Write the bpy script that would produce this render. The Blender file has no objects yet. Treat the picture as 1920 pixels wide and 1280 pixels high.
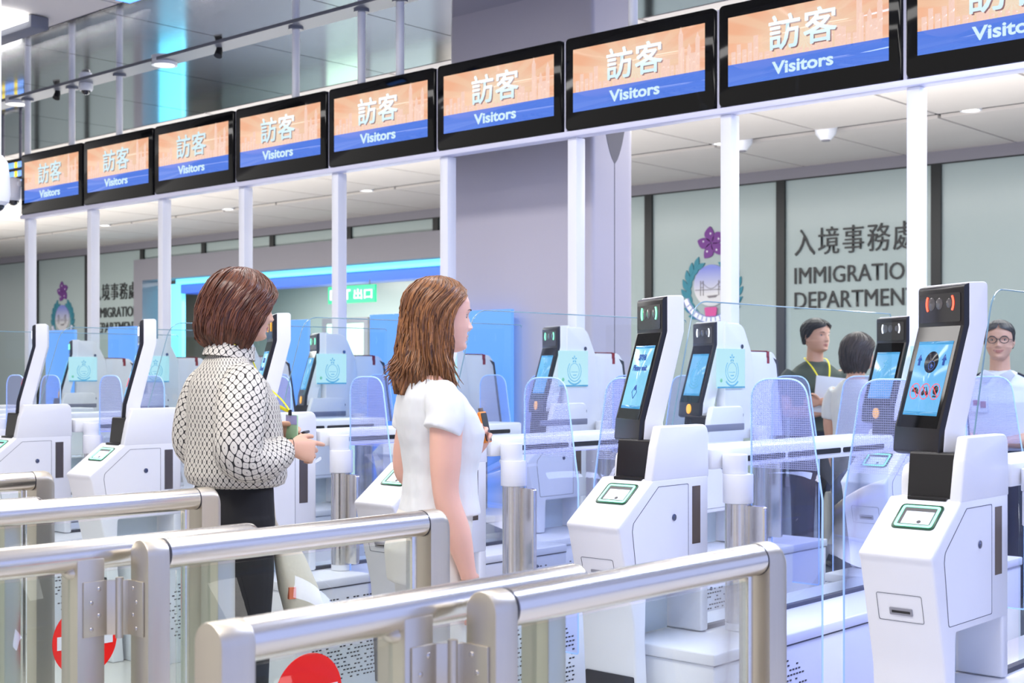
import bpy, bmesh, math, random
from mathutils import Vector, Matrix

# ---------------------------------------------------------------- camera, world, light, exposure
SC = bpy.context.scene
COL = SC.collection
H = 1.34                                    # eye height of the photographer
YAW = 0.7351
cam_d = bpy.data.cameras.new('camera')
cam = bpy.data.objects.new('camera', cam_d)
COL.objects.link(cam)
cam.location = (0, 0, H)
cam.rotation_euler = (math.pi / 2, 0, YAW)
cam_d.sensor_width = 36
cam_d.lens = 36 * 2540 / 1920
cam_d.shift_y = 54 / 1920
cam_d.clip_start = 0.05
cam_d.dof.use_dof = True
cam_d.dof.focus_distance = 4.3
cam_d.dof.aperture_fstop = 6.3
SC.camera = cam

w = bpy.data.worlds.new('hall_daylight')
SC.world = w
w.use_nodes = True
nt = w.node_tree
bg = nt.nodes['Background']
tc = nt.nodes.new('ShaderNodeTexCoord')
sep = nt.nodes.new('ShaderNodeSeparateXYZ')
ramp = nt.nodes.new('ShaderNodeValToRGB')
nt.links.new(tc.outputs['Generated'], sep.inputs[0])
mr = nt.nodes.new('ShaderNodeMapRange')
mr.inputs['From Min'].default_value = -1
mr.inputs['From Max'].default_value = 1
nt.links.new(sep.outputs['X'], mr.inputs['Value'])
nt.links.new(mr.outputs[0], ramp.inputs[0])
ramp.color_ramp.elements[0].color = (0.85, 0.825, 0.805, 1)
ramp.color_ramp.elements[0].position = 0.42
ramp.color_ramp.elements[1].color = (0.63, 0.76, 1.38, 1)
ramp.color_ramp.elements[1].position = 0.8
nt.links.new(ramp.outputs[0], bg.inputs[0])
bg.inputs[1].default_value = 1.0

SC.view_settings.view_transform = 'Standard'
SC.view_settings.look = 'None'
SC.view_settings.gamma = 1
SC.view_settings.use_curve_mapping = False
SC.view_settings.exposure = 0.0
SC.cycles.max_bounces = 10
SC.cycles.diffuse_bounces = 4
SC.cycles.glossy_bounces = 5
SC.cycles.transmission_bounces = 6
SC.cycles.transparent_max_bounces = 40
SC.cycles.caustics_reflective = False
SC.cycles.caustics_refractive = False


def area_light(name, loc, size, energy, color, rot=(0, 0, 0)):
    d = bpy.data.lights.new(name, 'AREA')
    d.shape = 'RECTANGLE'
    d.size, d.size_y = size
    d.energy = energy
    d.color = color
    o = bpy.data.objects.new(name, d)
    o.location = loc
    o.rotation_euler = rot
    COL.objects.link(o)
    return o


# lamps recessed in the hall ceiling, and unseen uplights added to brighten the rear ceiling
area_light('hall_lamp_front', (-2.6, 1.2, 3.62), (5.0, 0.9), 130, (1.0, 0.97, 0.93))
area_light('hall_lamp_middle', (-6.0, 3.6, 3.62), (8.0, 0.5), 120, (1.0, 0.97, 0.95))
area_light('hall_lamp_right', (-1.2, 6.4, 3.60), (0.6, 5.0), 230, (0.58, 0.68, 1.0))
area_light('hall_lamp_back', (-7.0, 10.2, 3.60), (12.0, 0.8), 430, (1.0, 0.98, 0.96))
area_light('hall_lamp_far', (-19.0, 10.2, 3.60), (12.0, 0.8), 430, (1.0, 0.97, 0.92))
area_light('uplight_fill_left', (-10.5, 8.9, 1.42), (5.0, 0.3), 190, (1.0, 0.97, 0.94), (math.radians(174), 0, 0))
area_light('uplight_fill_right', (-3.8, 9.2, 1.42), (5.0, 0.3), 215, (1.0, 0.97, 0.94), (math.radians(176), 0, 0))
area_light('uplight_fill_far', (-18.5, 8.9, 1.42), (9.0, 0.3), 380, (1.0, 0.96, 0.90), (math.radians(174), 0, 0))

# ---------------------------------------------------------------- helpers
PI = math.pi
R = random.Random(7)


def lin(c):
    out = []
    for v in c[:3]:
        v = v / 255.0
        out.append(v / 12.92 if v <= 0.04045 else ((v + 0.055) / 1.055) ** 2.4)
    return (*out, 1.0)


MATS = {}


def mat(name, rgb, rough=0.5, metal=0.0, emit=None, es=0.0, var=0.0, vscale=8.0, bump=0.0, bscale=30.0, bdist=0.01,
        stretch=(1, 1, 1), spec=0.5, coat=0.0, alpha=1.0, sss=0.0):
    """Principled material with procedural noise variation and bump."""
    if name in MATS:
        return MATS[name]
    m = bpy.data.materials.new(name)
    m.use_nodes = True
    t = m.node_tree
    b = t.nodes['Principled BSDF']
    b.inputs['Base Color'].default_value = lin(rgb)
    b.inputs['Roughness'].default_value = rough
    b.inputs['Metallic'].default_value = metal
    b.inputs['Specular IOR Level'].default_value = spec
    b.inputs['Coat Weight'].default_value = coat
    b.inputs['Alpha'].default_value = alpha
    if sss:
        b.inputs['Subsurface Weight'].default_value = sss
        b.inputs['Subsurface Radius'].default_value = (0.012, 0.005, 0.003)
        b.inputs['Subsurface Scale'].default_value = 1.0
    if emit is not None:
        b.inputs['Emission Color'].default_value = lin(emit)
        b.inputs['Emission Strength'].default_value = es
    if var or bump:
        tcn = t.nodes.new('ShaderNodeTexCoord')
        mp = t.nodes.new('ShaderNodeMapping')
        mp.inputs['Scale'].default_value = stretch
        t.links.new(tcn.outputs['Object'], mp.inputs[0])
    if var:
        n = t.nodes.new('ShaderNodeTexNoise')
        n.inputs['Scale'].default_value = vscale
        n.inputs['Detail'].default_value = 4
        t.links.new(mp.outputs[0], n.inputs['Vector'])
        mx = t.nodes.new('ShaderNodeMix')
        mx.data_type = 'RGBA'
        c = lin(rgb)
        mx.inputs[6].default_value = tuple(max(0, x * (1 - var)) for x in c[:3]) + (1,)
        mx.inputs[7].default_value = tuple(min(1, x * (1 + var)) for x in c[:3]) + (1,)
        t.links.new(n.outputs['Fac'], mx.inputs[0])
        t.links.new(mx.outputs[2], b.inputs['Base Color'])
    if bump:
        n2 = t.nodes.new('ShaderNodeTexNoise')
        n2.inputs['Scale'].default_value = bscale
        n2.inputs['Detail'].default_value = 3
        t.links.new(mp.outputs[0], n2.inputs['Vector'])
        bp = t.nodes.new('ShaderNodeBump')
        bp.inputs['Strength'].default_value = bump
        bp.inputs['Distance'].default_value = bdist
        t.links.new(n2.outputs['Fac'], bp.inputs['Height'])
        t.links.new(bp.outputs[0], b.inputs['Normal'])
    MATS[name] = m
    return m


def glass(name, tint=(235, 245, 248), refl=1.0, dots=False, base=0.0, rough=0.0):
    """Thin clear sheet: tinted see-through plus a Fresnel mirror layer; dots = printed white dot grid."""
    if name in MATS:
        return MATS[name]
    m = bpy.data.materials.new(name)
    m.use_nodes = True
    t = m.node_tree
    t.nodes.clear()
    out = t.nodes.new('ShaderNodeOutputMaterial')
    tr = t.nodes.new('ShaderNodeBsdfTransparent')
    tr.inputs[0].default_value = lin(tint)
    gl = t.nodes.new('ShaderNodeBsdfGlossy')
    gl.inputs['Roughness'].default_value = rough
    fr = t.nodes.new('ShaderNodeFresnel')
    fr.inputs[0].default_value = 1.35
    mu = t.nodes.new('ShaderNodeMath')
    mu.operation = 'MULTIPLY'
    mu.inputs[1].default_value = refl
    ge = t.nodes.new('ShaderNodeNewGeometry')
    iv = t.nodes.new('ShaderNodeMath'); iv.operation = 'SUBTRACT'; iv.inputs[0].default_value = 1.0
    t.links.new(ge.outputs['Backfacing'], iv.inputs[1])
    fb = t.nodes.new('ShaderNodeMath'); fb.operation = 'MULTIPLY'
    t.links.new(fr.outputs[0], fb.inputs[0]); t.links.new(iv.outputs[0], fb.inputs[1])
    t.links.new(fb.outputs[0], mu.inputs[0])
    mx = t.nodes.new('ShaderNodeMixShader')
    t.links.new(mu.outputs[0], mx.inputs[0])
    t.links.new(tr.outputs[0], mx.inputs[1])
    t.links.new(gl.outputs[0], mx.inputs[2])
    last = mx
    if base or dots:
        df = t.nodes.new('ShaderNodeBsdfDiffuse')
        df.inputs[0].default_value = lin((205, 214, 255))
        m2 = t.nodes.new('ShaderNodeMixShader')
        t.links.new(mx.outputs[0], m2.inputs[1])
        t.links.new(df.outputs[0], m2.inputs[2])
        m2.inputs[0].default_value = base
        last = m2
        if dots:
            tcn = t.nodes.new('ShaderNodeTexCoord')
            sp = t.nodes.new('ShaderNodeSeparateXYZ')
            t.links.new(tcn.outputs['Object'], sp.inputs[0])
            prod = None
            for ax in ('X', 'Z'):
                a = t.nodes.new('ShaderNodeMath'); a.operation = 'MULTIPLY'; a.inputs[1].default_value = 2 * PI / 0.0072
                t.links.new(sp.outputs[ax], a.inputs[0])
                s = t.nodes.new('ShaderNodeMath'); s.operation = 'COSINE'
                t.links.new(a.outputs[0], s.inputs[0])
                if prod is None:
                    prod = s
                else:
                    p2 = t.nodes.new('ShaderNodeMath'); p2.operation = 'MAXIMUM'
                    t.links.new(prod.outputs[0], p2.inputs[0]); t.links.new(s.outputs[0], p2.inputs[1])
                    prod = p2
            g = t.nodes.new('ShaderNodeMath'); g.operation = 'GREATER_THAN'; g.inputs[1].default_value = 0.55
            t.links.new(prod.outputs[0], g.inputs[0])
            # the print covers the upper leaf only
            zt = t.nodes.new('ShaderNodeMath'); zt.operation = 'GREATER_THAN'; zt.inputs[1].default_value = 1.02
            t.links.new(sp.outputs['Z'], zt.inputs[0])
            k = t.nodes.new('ShaderNodeMath'); k.operation = 'MULTIPLY'
            t.links.new(g.outputs[0], k.inputs[0]); t.links.new(zt.outputs[0], k.inputs[1])
            k2 = t.nodes.new('ShaderNodeMath'); k2.operation = 'MULTIPLY_ADD'
            k2.inputs[1].default_value = 0.30; k2.inputs[2].default_value = base
            t.links.new(k.outputs[0], k2.inputs[0])
            t.links.new(k2.outputs[0], m2.inputs[0])
    t.links.new(last.outputs[0], out.inputs[0])
    MATS[name] = m
    return m


def rpoly(pts, r, seg=5):
    """2-D polygon with rounded corners (r may be one radius or a list)."""
    n = len(pts)
    out = []
    for i in range(n):
        rr = r[i] if isinstance(r, (list, tuple)) else r
        p = Vector(pts[i]).to_2d(); a = Vector(pts[i - 1]).to_2d(); b = Vector(pts[(i + 1) % n]).to_2d()
        if rr <= 0:
            out.append((p.x, p.y)); continue
        u = (a - p); v = (b - p)
        lu, lv = u.length, v.length
        u.normalize(); v.normalize()
        ang = u.angle(v)
        d = min(rr / max(math.tan(ang / 2), 1e-4), lu * 0.49, lv * 0.49)
        s, e = p + u * d, p + v * d
        for k in range(seg + 1):
            t = k / seg
            q = s * (1 - t) ** 2 + p * 2 * t * (1 - t) + e * t * t
            out.append((q.x, q.y))
    return out


def circ(cx, cy, r, n=24, ry=None, a0=0, a1=2 * PI):
    full = abs(a1 - a0 - 2 * PI) < 1e-6
    m = n if full else n + 1
    return [(cx + r * math.cos(a0 + (a1 - a0) * i / n), cy + (ry or r) * math.sin(a0 + (a1 - a0) * i / n)) for i in range(m)]


class MB:
    def __init__(s):
        s.v = []; s.f = []; s.m = []; s.uv = {}

    def add(s, vs, fs, mi=0):
        o = len(s.v)
        s.v += [tuple(v) for v in vs]
        for f in fs:
            s.f.append(tuple(i + o for i in f)); s.m.append(mi)
        return o

    def box(s, x0, x1, y0, y1, z0, z1, mi=0):
        vs = [(x, y, z) for x in (x0, x1) for y in (y0, y1) for z in (z0, z1)]
        s.add(vs, [(0, 1, 3, 2), (4, 6, 7, 5), (0, 4, 5, 1), (2, 3, 7, 6), (0, 2, 6, 4), (1, 5, 7, 3)], mi)
        return s

    def prism(s, poly, axis, a0, a1, mi=0, M=None):
        """poly in the two other axes (x: (y,z); y: (x,z); z: (x,y)) or in a frame M (u,v,w)."""
        n = len(poly)
        vs = []
        for a in (a0, a1):
            for p, q in poly:
                if axis == 'x': c = (a, p, q)
                elif axis == 'y': c = (p, a, q)
                else: c = (p, q, a)
                if M is not None:
                    c = M @ Vector((p, q, a))
                vs.append(tuple(c))
        fs = [tuple(range(n))[::-1], tuple(range(n, 2 * n))]
        fs += [(i, (i + 1) % n, n + (i + 1) % n, n + i) for i in range(n)]
        s.add(vs, fs, mi)
        return s

    def ring(s, outer, inner, axis, a0, a1, mi=0, M=None):
        """frame between two polygons with equal point counts."""
        n = len(outer)
        vs = []
        for a in (a0, a1):
            for poly in (outer, inner):
                for p, q in poly:
                    if M is not None: c = tuple(M @ Vector((p, q, a)))
                    elif axis == 'x': c = (a, p, q)
                    elif axis == 'y': c = (p, a, q)
                    else: c = (p, q, a)
                    vs.append(c)
        fs = []
        for i in range(n):
            j = (i + 1) % n
            fs.append((i, j, n + j, n + i))
            fs.append((2 * n + i, 3 * n + i, 3 * n + j, 2 * n + j))
            fs.append((i, 2 * n + i, 2 * n + j, j))
            fs.append((n + i, n + j, 3 * n + j, 3 * n + i))
        s.add(vs, fs, mi)
        return s

    def tube(s, pts, rad, seg=12, mi=0, caps=True, flat=1.0, up=None):
        pts = [Vector(p) for p in pts]
        n = len(pts)
        rs = rad if isinstance(rad, (list, tuple)) else [rad] * n
        base = len(s.v)
        prev = None
        for i, p in enumerate(pts):
            t = (pts[min(i + 1, n - 1)] - pts[max(i - 1, 0)]).normalized()
            if prev is None:
                ref = Vector(up) if up else (Vector((0, 0, 1)) if abs(t.z) < 0.9 else Vector((1, 0, 0)))
                a = t.cross(ref).normalized()
            else:
                a = (prev - t * prev.dot(t)).normalized()
            prev = a
            b = t.cross(a).normalized()
            for k in range(seg):
                an = 2 * PI * k / seg
                s.v.append(tuple(p + (a * math.cos(an) + b * math.sin(an) * flat) * rs[i]))
        for i in range(n - 1):
            for k in range(seg):
                k2 = (k + 1) % seg
                s.f.append((base + i * seg + k, base + i * seg + k2, base + (i + 1) * seg + k2, base + (i + 1) * seg + k)); s.m.append(mi)
        if caps:
            s.f.append(tuple(base + k for k in range(seg))[::-1]); s.m.append(mi)
            s.f.append(tuple(base + (n - 1) * seg + k for k in range(seg))); s.m.append(mi)
        return s

    def loft(s, rings, mi=0, caps=True, closed=True, uv=None):
        n = len(rings[0]); base = len(s.v)
        if uv:
            cen = [Vector((sum(q[0] for q in r), sum(q[1] for q in r), sum(q[2] for q in r))) / n for r in rings]
            al = [0.0]
            for i in range(1, len(rings)):
                al.append(al[-1] + max((cen[i] - cen[i - 1]).length, sum((Vector(rings[i][q]) - Vector(rings[i - 1][q])).length for q in range(0, n, 4)) / len(range(0, n, 4))))
            al = [q / al[-1] for q in al]
        for r in rings:
            s.v += [tuple(p) for p in r]
        for i in range(len(rings) - 1):
            for k in range(n if closed else n - 1):
                k2 = (k + 1) % n
                f = (base + i * n + k, base + i * n + k2, base + (i + 1) * n + k2, base + (i + 1) * n + k)
                if uv:
                    s.uv[len(s.f)] = [(k / n * uv[0], al[i] * uv[1]), ((k + 1) / n * uv[0], al[i] * uv[1]),
                                      ((k + 1) / n * uv[0], al[i + 1] * uv[1]), (k / n * uv[0], al[i + 1] * uv[1])]
                s.f.append(f); s.m.append(mi)
        if caps:
            s.f.append(tuple(base + k for k in range(n))[::-1]); s.m.append(mi)
            s.f.append(tuple(base + (len(rings) - 1) * n + k for k in range(n))); s.m.append(mi)
        return s

    def ball(s, c, r, seg=16, rings=10, mi=0, M=None):
        rx, ry, rz = r if isinstance(r, (list, tuple)) else (r, r, r)
        rr = []
        for i in range(rings + 1):
            th = PI * i / rings
            q = max(math.sin(th), 1e-3)
            row = []
            for k in range(seg):
                v = Vector((rx * q * math.cos(2 * PI * k / seg), ry * q * math.sin(2 * PI * k / seg), -rz * math.cos(th)))
                if M is not None: v = M @ v
                row.append(tuple(v + Vector(c)))
            rr.append(row)
        return s.loft(rr, mi)

    def mesh(s, me, M, mi=0):
        """append a bpy mesh through matrix M."""
        s.add([tuple(M @ v.co) for v in me.vertices], [tuple(p.vertices) for p in me.polygons], mi)
        return s

    def build(s, name, mats, parent=None, org=(0, 0, 0), bevel=0.0, seg=2, smooth=35, fix=True):
        me = bpy.data.meshes.new(name)
        o3 = Vector(org)
        me.from_pydata([tuple(Vector(v) - o3) for v in s.v], [], s.f)
        if not isinstance(mats, (list, tuple)): mats = [mats]
        for m in mats: me.materials.append(m)
        me.polygons.foreach_set('material_index', s.m)
        if s.uv:
            ul = me.uv_layers.new(name='UVMap')
            for fi, p in enumerate(me.polygons):
                if fi in s.uv:
                    for li, c in zip(p.loop_indices, s.uv[fi]): ul.data[li].uv = c
        if fix or bevel:
            bm = bmesh.new(); bm.from_mesh(me)
            if fix: bmesh.ops.recalc_face_normals(bm, faces=bm.faces)
            if bevel:
                ed = [e for e in bm.edges if len(e.link_faces) == 2 and e.calc_face_angle(0) > 0.6]
                bmesh.ops.bevel(bm, geom=ed, offset=bevel, segments=seg, profile=0.5, affect='EDGES', clamp_overlap=True)
            bm.to_mesh(me); bm.free()
        me.polygons.foreach_set('use_smooth', [True] * len(me.polygons))
        if smooth: me.set_sharp_from_angle(angle=math.radians(smooth))
        me.update()
        o = bpy.data.objects.new(name, me)
        COL.objects.link(o)
        if parent is not None: o.parent = parent
        return o


def tag(o, label=None, cat=None, group=None, kind=None):
    if label: o['label'] = label
    if cat: o['category'] = cat
    if group: o['group'] = group
    if kind: o['kind'] = kind
    return o


def empty(name, loc, rz=0.0):
    o = bpy.data.objects.new(name, None)
    o.empty_display_size = 0.1
    o.location = loc
    o.rotation_euler = (0, 0, rz)
    COL.objects.link(o)
    return o


def struct(o):
    o['kind'] = 'structure'
    return o


def copy_tree(o, parent=None):
    c = o.copy(); COL.objects.link(c)
    if parent is not None: c.parent = parent
    for ch in o.children: copy_tree(ch, c)
    return c


def text_me(body, size=1.0, bold=0.0, depth=0.002, align='CENTER', space=1.0):
    cu = bpy.data.curves.new('lettering', 'FONT')
    cu.body = body; cu.size = size; cu.offset = bold; cu.extrude = depth / 2; cu.align_x = align; cu.space_character = space
    cu.resolution_u = 3
    ob = bpy.data.objects.new('lettering', cu)
    COL.objects.link(ob)
    bpy.context.view_layer.update()
    dg = bpy.context.evaluated_depsgraph_get()
    me = bpy.data.meshes.new_from_object(ob.evaluated_get(dg))
    bpy.data.objects.remove(ob); bpy.data.curves.remove(cu)
    return me


def bbox2(me):
    xs = [v.co.x for v in me.vertices]; ys = [v.co.y for v in me.vertices]
    return min(xs), max(xs), min(ys), max(ys)


def fit_text(mb, body, M, x0, x1, y0, y1, bold=0.0, depth=0.002, mi=0, space=1.0):
    """lettering stretched into the rectangle x0..x1 / y0..y1 of frame M (u right, v up, w towards the reader)."""
    me = text_me(body, 1.0, bold, 0.02, space=space)
    a, b, c, d = bbox2(me)
    S = Matrix.Translation(((x0), (y0), 0)) @ Matrix.Diagonal(((x1 - x0) / (b - a), (y1 - y0) / (d - c), depth / 0.02, 1)) @ Matrix.Translation((-a, -c, 0))
    mb.mesh(me, M @ S, mi)
    bpy.data.meshes.remove(me)


def frame(o, u, v):
    """matrix whose columns are u (right), v (up), w = u x v (towards the reader), origin o."""
    u = Vector(u).normalized(); v = Vector(v).normalized(); w_ = u.cross(v)
    return Matrix(((u.x, v.x, w_.x, o[0]), (u.y, v.y, w_.y, o[1]), (u.z, v.z, w_.z, o[2]), (0, 0, 0, 1)))


# ---------------------------------------------------------------- shared materials
M_WHITE = mat('white_painted_metal', (238, 239, 243), 0.32, var=0.02)
M_WHITE2 = mat('white_powder_coat', (240, 241, 245), 0.45, var=0.015)
M_SEAM = mat('dark_panel_seam', (70, 72, 84), 0.6)
M_BLACK = mat('black_plastic', (26, 24, 26), 0.28)
M_GLOSS = mat('black_gloss_glass', (8, 8, 9), 0.06, spec=0.22, bump=0.05, bscale=2.2)
M_DARKGREY = mat('dark_grey_plastic', (60, 58, 62), 0.35)
M_CHROME = mat('polished_steel', (205, 200, 196), 0.12, 1.0)
M_STEEL = mat('brushed_steel', (222, 217, 208), 0.24, 1.0, var=0.05, vscale=60, stretch=(1, 0.04, 1), bump=0.03, bscale=90)
M_STEEL2 = mat('satin_steel_post', (208, 200, 186), 0.38, 1.0, var=0.06, vscale=50, stretch=(1, 1, 0.06))
M_GLASS = glass('clear_barrier_glass', (250, 253, 253), 0.9)
M_GLASS2 = glass('greenish_infill_glass', (249, 253, 252), 0.8)
M_ACRYL = glass('acrylic_flap', (240, 242, 255), 0.8, dots=True, base=0.015)
M_EDGE = mat('edge_lit_acrylic_rim', (175, 205, 255), 0.3, emit=(140, 190, 255), es=0.35)
M_CYANSCR = mat('cyan_screen', (10, 20, 25), 0.15, emit=(140, 216, 252), es=0.95)
M_BLUESCR = mat('blue_screen', (10, 20, 25), 0.15, emit=(116, 194, 250), es=0.95)
M_SCRLINE = mat('screen_line_blue', (10, 20, 25), 0.15, emit=(70, 165, 225), es=0.9)
M_INK = mat('screen_dark_ink', (10, 12, 18), 0.2, emit=(18, 20, 28), es=1.0)
M_NAVY = mat('screen_navy_ink', (20, 40, 90), 0.2, emit=(36, 74, 150), es=1.0)
M_FAINT = mat('screen_faint_ink', (60, 120, 150), 0.2, emit=(92, 160, 196), es=0.9)
M_RED = mat('screen_red_ink', (200, 40, 40), 0.2, emit=(226, 50, 52), es=1.0)
M_LEDRED = mat('red_sensor_light', (255, 80, 60), 0.2, emit=(255, 92, 66), es=2.2)
M_LEDGRN = mat('green_sensor_light', (120, 255, 190), 0.2, emit=(140, 255, 200), es=1.7)
M_LEDWHT = mat('white_sensor_light', (240, 240, 250), 0.2, emit=(240, 244, 255), es=1.4)
M_LENS = mat('sensor_lens', (84, 82, 84), 0.1, coat=0.5)
M_GREENRING = mat('green_reader_light', (120, 240, 190), 0.3, emit=(150, 255, 212), es=1.15)
M_GREENDARK = mat('dark_green_reader_frame', (6, 70, 45), 0.25)
M_ORANGE = mat('amber_button', (240, 170, 60), 0.3, emit=(255, 180, 70), es=0.8)
M_REDTAPE = mat('red_tape', (150, 34, 44), 0.5)
M_LOCK = mat('lock_steel', (120, 124, 140), 0.25, 1.0)

# ---------------------------------------------------------------- the hall
CEIL = 3.66
M_FLOORA = mat('pale_terrazzo_floor', (214, 210, 206), 0.22, var=0.03, vscale=40)
M_FLOORB = mat('dark_grey_tile_floor', (92, 96, 108), 0.18, var=0.10, vscale=5)
M_CEILW = mat('white_ceiling_panel', (226, 222, 218), 0.6, var=0.02, vscale=3)
M_CEILB = mat('beige_ceiling_panel', (208, 202, 196), 0.7, var=0.03, vscale=3)
M_MIRROR = mat('polished_metal_ceiling', (214, 217, 226), 0.07, 1.0, bump=0.028, bscale=1.6)
M_SLOT = mat('dark_ceiling_slot', (52, 52, 56), 0.7)
M_STRIP = mat('grey_ceiling_channel', (112, 116, 128), 0.4)
M_WALLG = mat('frosted_green_glass_wall', (160, 174, 172), 0.22, var=0.03, vscale=0.6)
M_MULL = mat('black_mullion', (18, 22, 24), 0.4)
M_BAND = mat('grey_wall_band', (132, 130, 138), 0.5)
M_COLUMN = mat('lilac_grey_column_cladding', (206, 201, 212), 0.35, var=0.02, vscale=2)
M_SIDE = mat('pale_hall_wall', (205, 205, 208), 0.6, var=0.02, vscale=1)


def slab(name, x0, x1, y0, y1, z0, z1, m):
    return struct(MB().box(x0, x1, y0, y1, z0, z1).build(name, m))


slab('floor', -34, 3, -4, 6.2, -0.1, 0.0, M_FLOORA)
slab('floor_rear', -34, 3, 6.2, 22, -0.1, 0.0, M_FLOORB)

# ceiling: matt panels over the approach, polished panels over the gates, beige panels beyond
def ceiling_grid(name, x0, x1, y0, y1, dx, dy, gap, m, z=CEIL, offset=0.0, yoff=0.0):
    b = MB()
    b.box(x0, x1, y0, y1, z + 0.03, z + 0.10, 1)
    x = x0 + offset
    while x < x1:
        y = y0 + yoff
        while y < y1 - 0.01:
            ya, yb = y + gap / 2, min(y + dy, y1) - gap / 2
            b.box(x + gap / 2, min(x + dx, x1) - gap / 2, ya, yb, z, z + 0.031, 0)
            y += dy
        x += dx
    return struct(b.build(name, [m, M_SLOT]))


ceiling_grid('ceiling', -34, 3, -4, 4.70, 2.4, 1.45, 0.02, M_CEILW)
ceiling_grid('ceiling_polished', -34, 3, 4.70, 5.70, 1.22, 1.0, 0.010, M_MIRROR, offset=0.54)
ceiling_grid('ceiling_polished_rear', -34, 3, 5.88, 7.20, 1.22, 1.32, 0.010, M_MIRROR, offset=0.54)
slab('ceiling_channel', -34, 3, 5.70, 5.88, CEIL - 0.012, CEIL + 0.10, M_STRIP)
ceiling_grid('ceiling_rear_1', -34, 3, 7.20, 11.70, 1.22, 2.25, 0.030, M_CEILB, offset=0.56)
slab('ceiling_slot', -34, 3, 11.70, 11.86, CEIL + 0.03, CEIL + 0.10, M_SLOT)
ceiling_grid('ceiling_rear_2', -34, 3, 11.86, 13.70, 1.22, 1.84, 0.030, M_CEILB, offset=0.50)

# far wall: frosted glass panels between black mullions, grey band above; a portal with blue light
YW = 13.70
PX0, PX1, PZ = -21.5, -11.6, 3.33      # the portal
wb = MB()
wb.box(-34, PX0, YW, YW + 0.1, 0, 3.53)
wb.box(PX1, 3, YW, YW + 0.1, 0, 3.53)
wb.box(PX0, PX1, YW, YW + 0.1, PZ, 3.53)
struct(wb.build('wall_back', M_WALLG))
slab('trim_1', -34, 3, YW - 0.03, YW + 0.12, 3.53, CEIL + 0.1, M_BAND)
slab('trim_2', -34, 3, YW - 0.034, YW - 0.02, 3.518, 3.532, M_MULL)
for k in range(-4, 14):
    x = -6.3 - 1.885 * k
    if x < -33.5: break
    z0 = PZ + 0.001 if PX0 - 0.1 < x < PX1 + 0.1 else 0.0
    slab('trim_%d' % (k + 8), x - 0.055, x + 0.055, YW - 0.035, YW, z0, 3.518, M_MULL)
slab('baseboard_back', PX1, 3, YW - 0.02, YW, 0, 0.12, M_BAND)

# portal: grey frame, recess, cyan light lines, a corridor behind
pb = MB()
pb.box(PX0, PX0 + 0.28, YW - 0.12, YW + 0.3, 0, PZ)
pb.box(PX1 - 0.28, PX1, YW - 0.12, YW + 0.3, 0, PZ)
pb.box(PX0 + 0.28, PX1 - 0.28, YW - 0.12, YW + 0.3, 2.95, PZ)
struct(pb.build('trim_30', M_BAND))
M_CYANLED = mat('cyan_light_line', (120, 225, 255), 0.3, emit=(110, 222, 255), es=1.15)
M_BLUEPANEL = mat('blue_lit_reveal', (60, 110, 230), 0.3, emit=(70, 120, 240), es=0.32)
struct(MB().box(PX0 + 0.28, PX0 + 1.0, YW + 0.22, YW + 0.30, 0, 2.88).build('trim_31', M_CYANLED))
struct(MB().box(PX0 + 1.0, PX1 - 0.28, YW + 0.10, YW + 0.20, 2.86, 2.95).build('trim_32', M_CYANLED))
struct(MB().box(PX0 + 1.0, PX1 - 0.28, YW + 0.20, YW + 0.55, 2.70, 2.86).build('trim_33', M_BLUEPANEL))
M_CORR = mat('beige_corridor_wall', (186, 180, 170), 0.6, var=0.03, vscale=1)
slab('wall_corridor_end', -26, -8, 17.6, 17.8, 0, CEIL, M_CORR)
slab('wall_corridor_screen', -24, -17.6, 17.3, 17.4, 0, 3.2, M_WALLG)
slab('wall_corridor_left', -26, -25.8, 13.8, 17.6, 0, CEIL, M_CORR)
slab('wall_corridor_right', -8.2, -8, 13.8, 17.6, 0, CEIL, M_CORR)
slab('ceiling_corridor', -26, -8, 13.82, 17.6, 3.2, 3.3, M_CEILB)
for i, x in enumerate((-17.2, -15.8, -14.3, -12.9)):
    slab('trim_%d' % (34 + i), x - 0.01, x + 0.01, 17.58, 17.6, 0, 3.2, M_SEAM)
M_DOORLIT = mat('pale_green_lit_door', (196, 226, 206), 0.4, emit=(190, 225, 200), es=0.5)
struct(MB().box(-20.5, -19.4, 17.26, 17.3, 0, 2.25).build('door_1', [M_DOORLIT]))
struct(MB().box(-20.62, -20.5, 17.24, 17.3, 0, 2.35).box(-19.4, -19.28, 17.24, 17.3, 0, 2.35).box(-20.5, -19.4, 17.24, 17.3, 2.25, 2.35).build('trim_39', M_BAND))
area_light('corridor_lamp', (-17, 15.4, 3.15), (8, 0.8), 620, (1.0, 0.97, 0.9))

# column: clad, rounded, the shade of its almond-shaped recess painted as a dark plate
COL_X0, COL_X1, COL_Y0, COL_Y1 = -6.32, -5.09, 6.35, 6.78
poly = rpoly([(COL_X0, COL_Y0), (COL_X1, COL_Y0), (COL_X1, COL_Y1), (COL_X0, COL_Y1)], [0.08, 0.03, 0.08, 0.08], 6)
struct(MB().prism(poly, 'z', 0, CEIL).build('wall_column', M_COLUMN))
M_SHADESEAM = mat('recess_shade_and_seam', (112, 110, 118), 0.5)
alm = []
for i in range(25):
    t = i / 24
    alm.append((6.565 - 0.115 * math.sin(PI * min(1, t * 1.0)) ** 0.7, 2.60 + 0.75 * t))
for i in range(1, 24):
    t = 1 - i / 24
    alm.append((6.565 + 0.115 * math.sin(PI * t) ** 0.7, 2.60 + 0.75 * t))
struct(MB().prism(alm, 'x', COL_X1 - 0.01, COL_X1 + 0.002).build('trim_60', M_SHADESEAM))
struct(MB().box(COL_X1 - 0.01, COL_X1 + 0.0015, 6.562, 6.567, 0, 2.62).build('trim_61', M_SHADESEAM))

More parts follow.
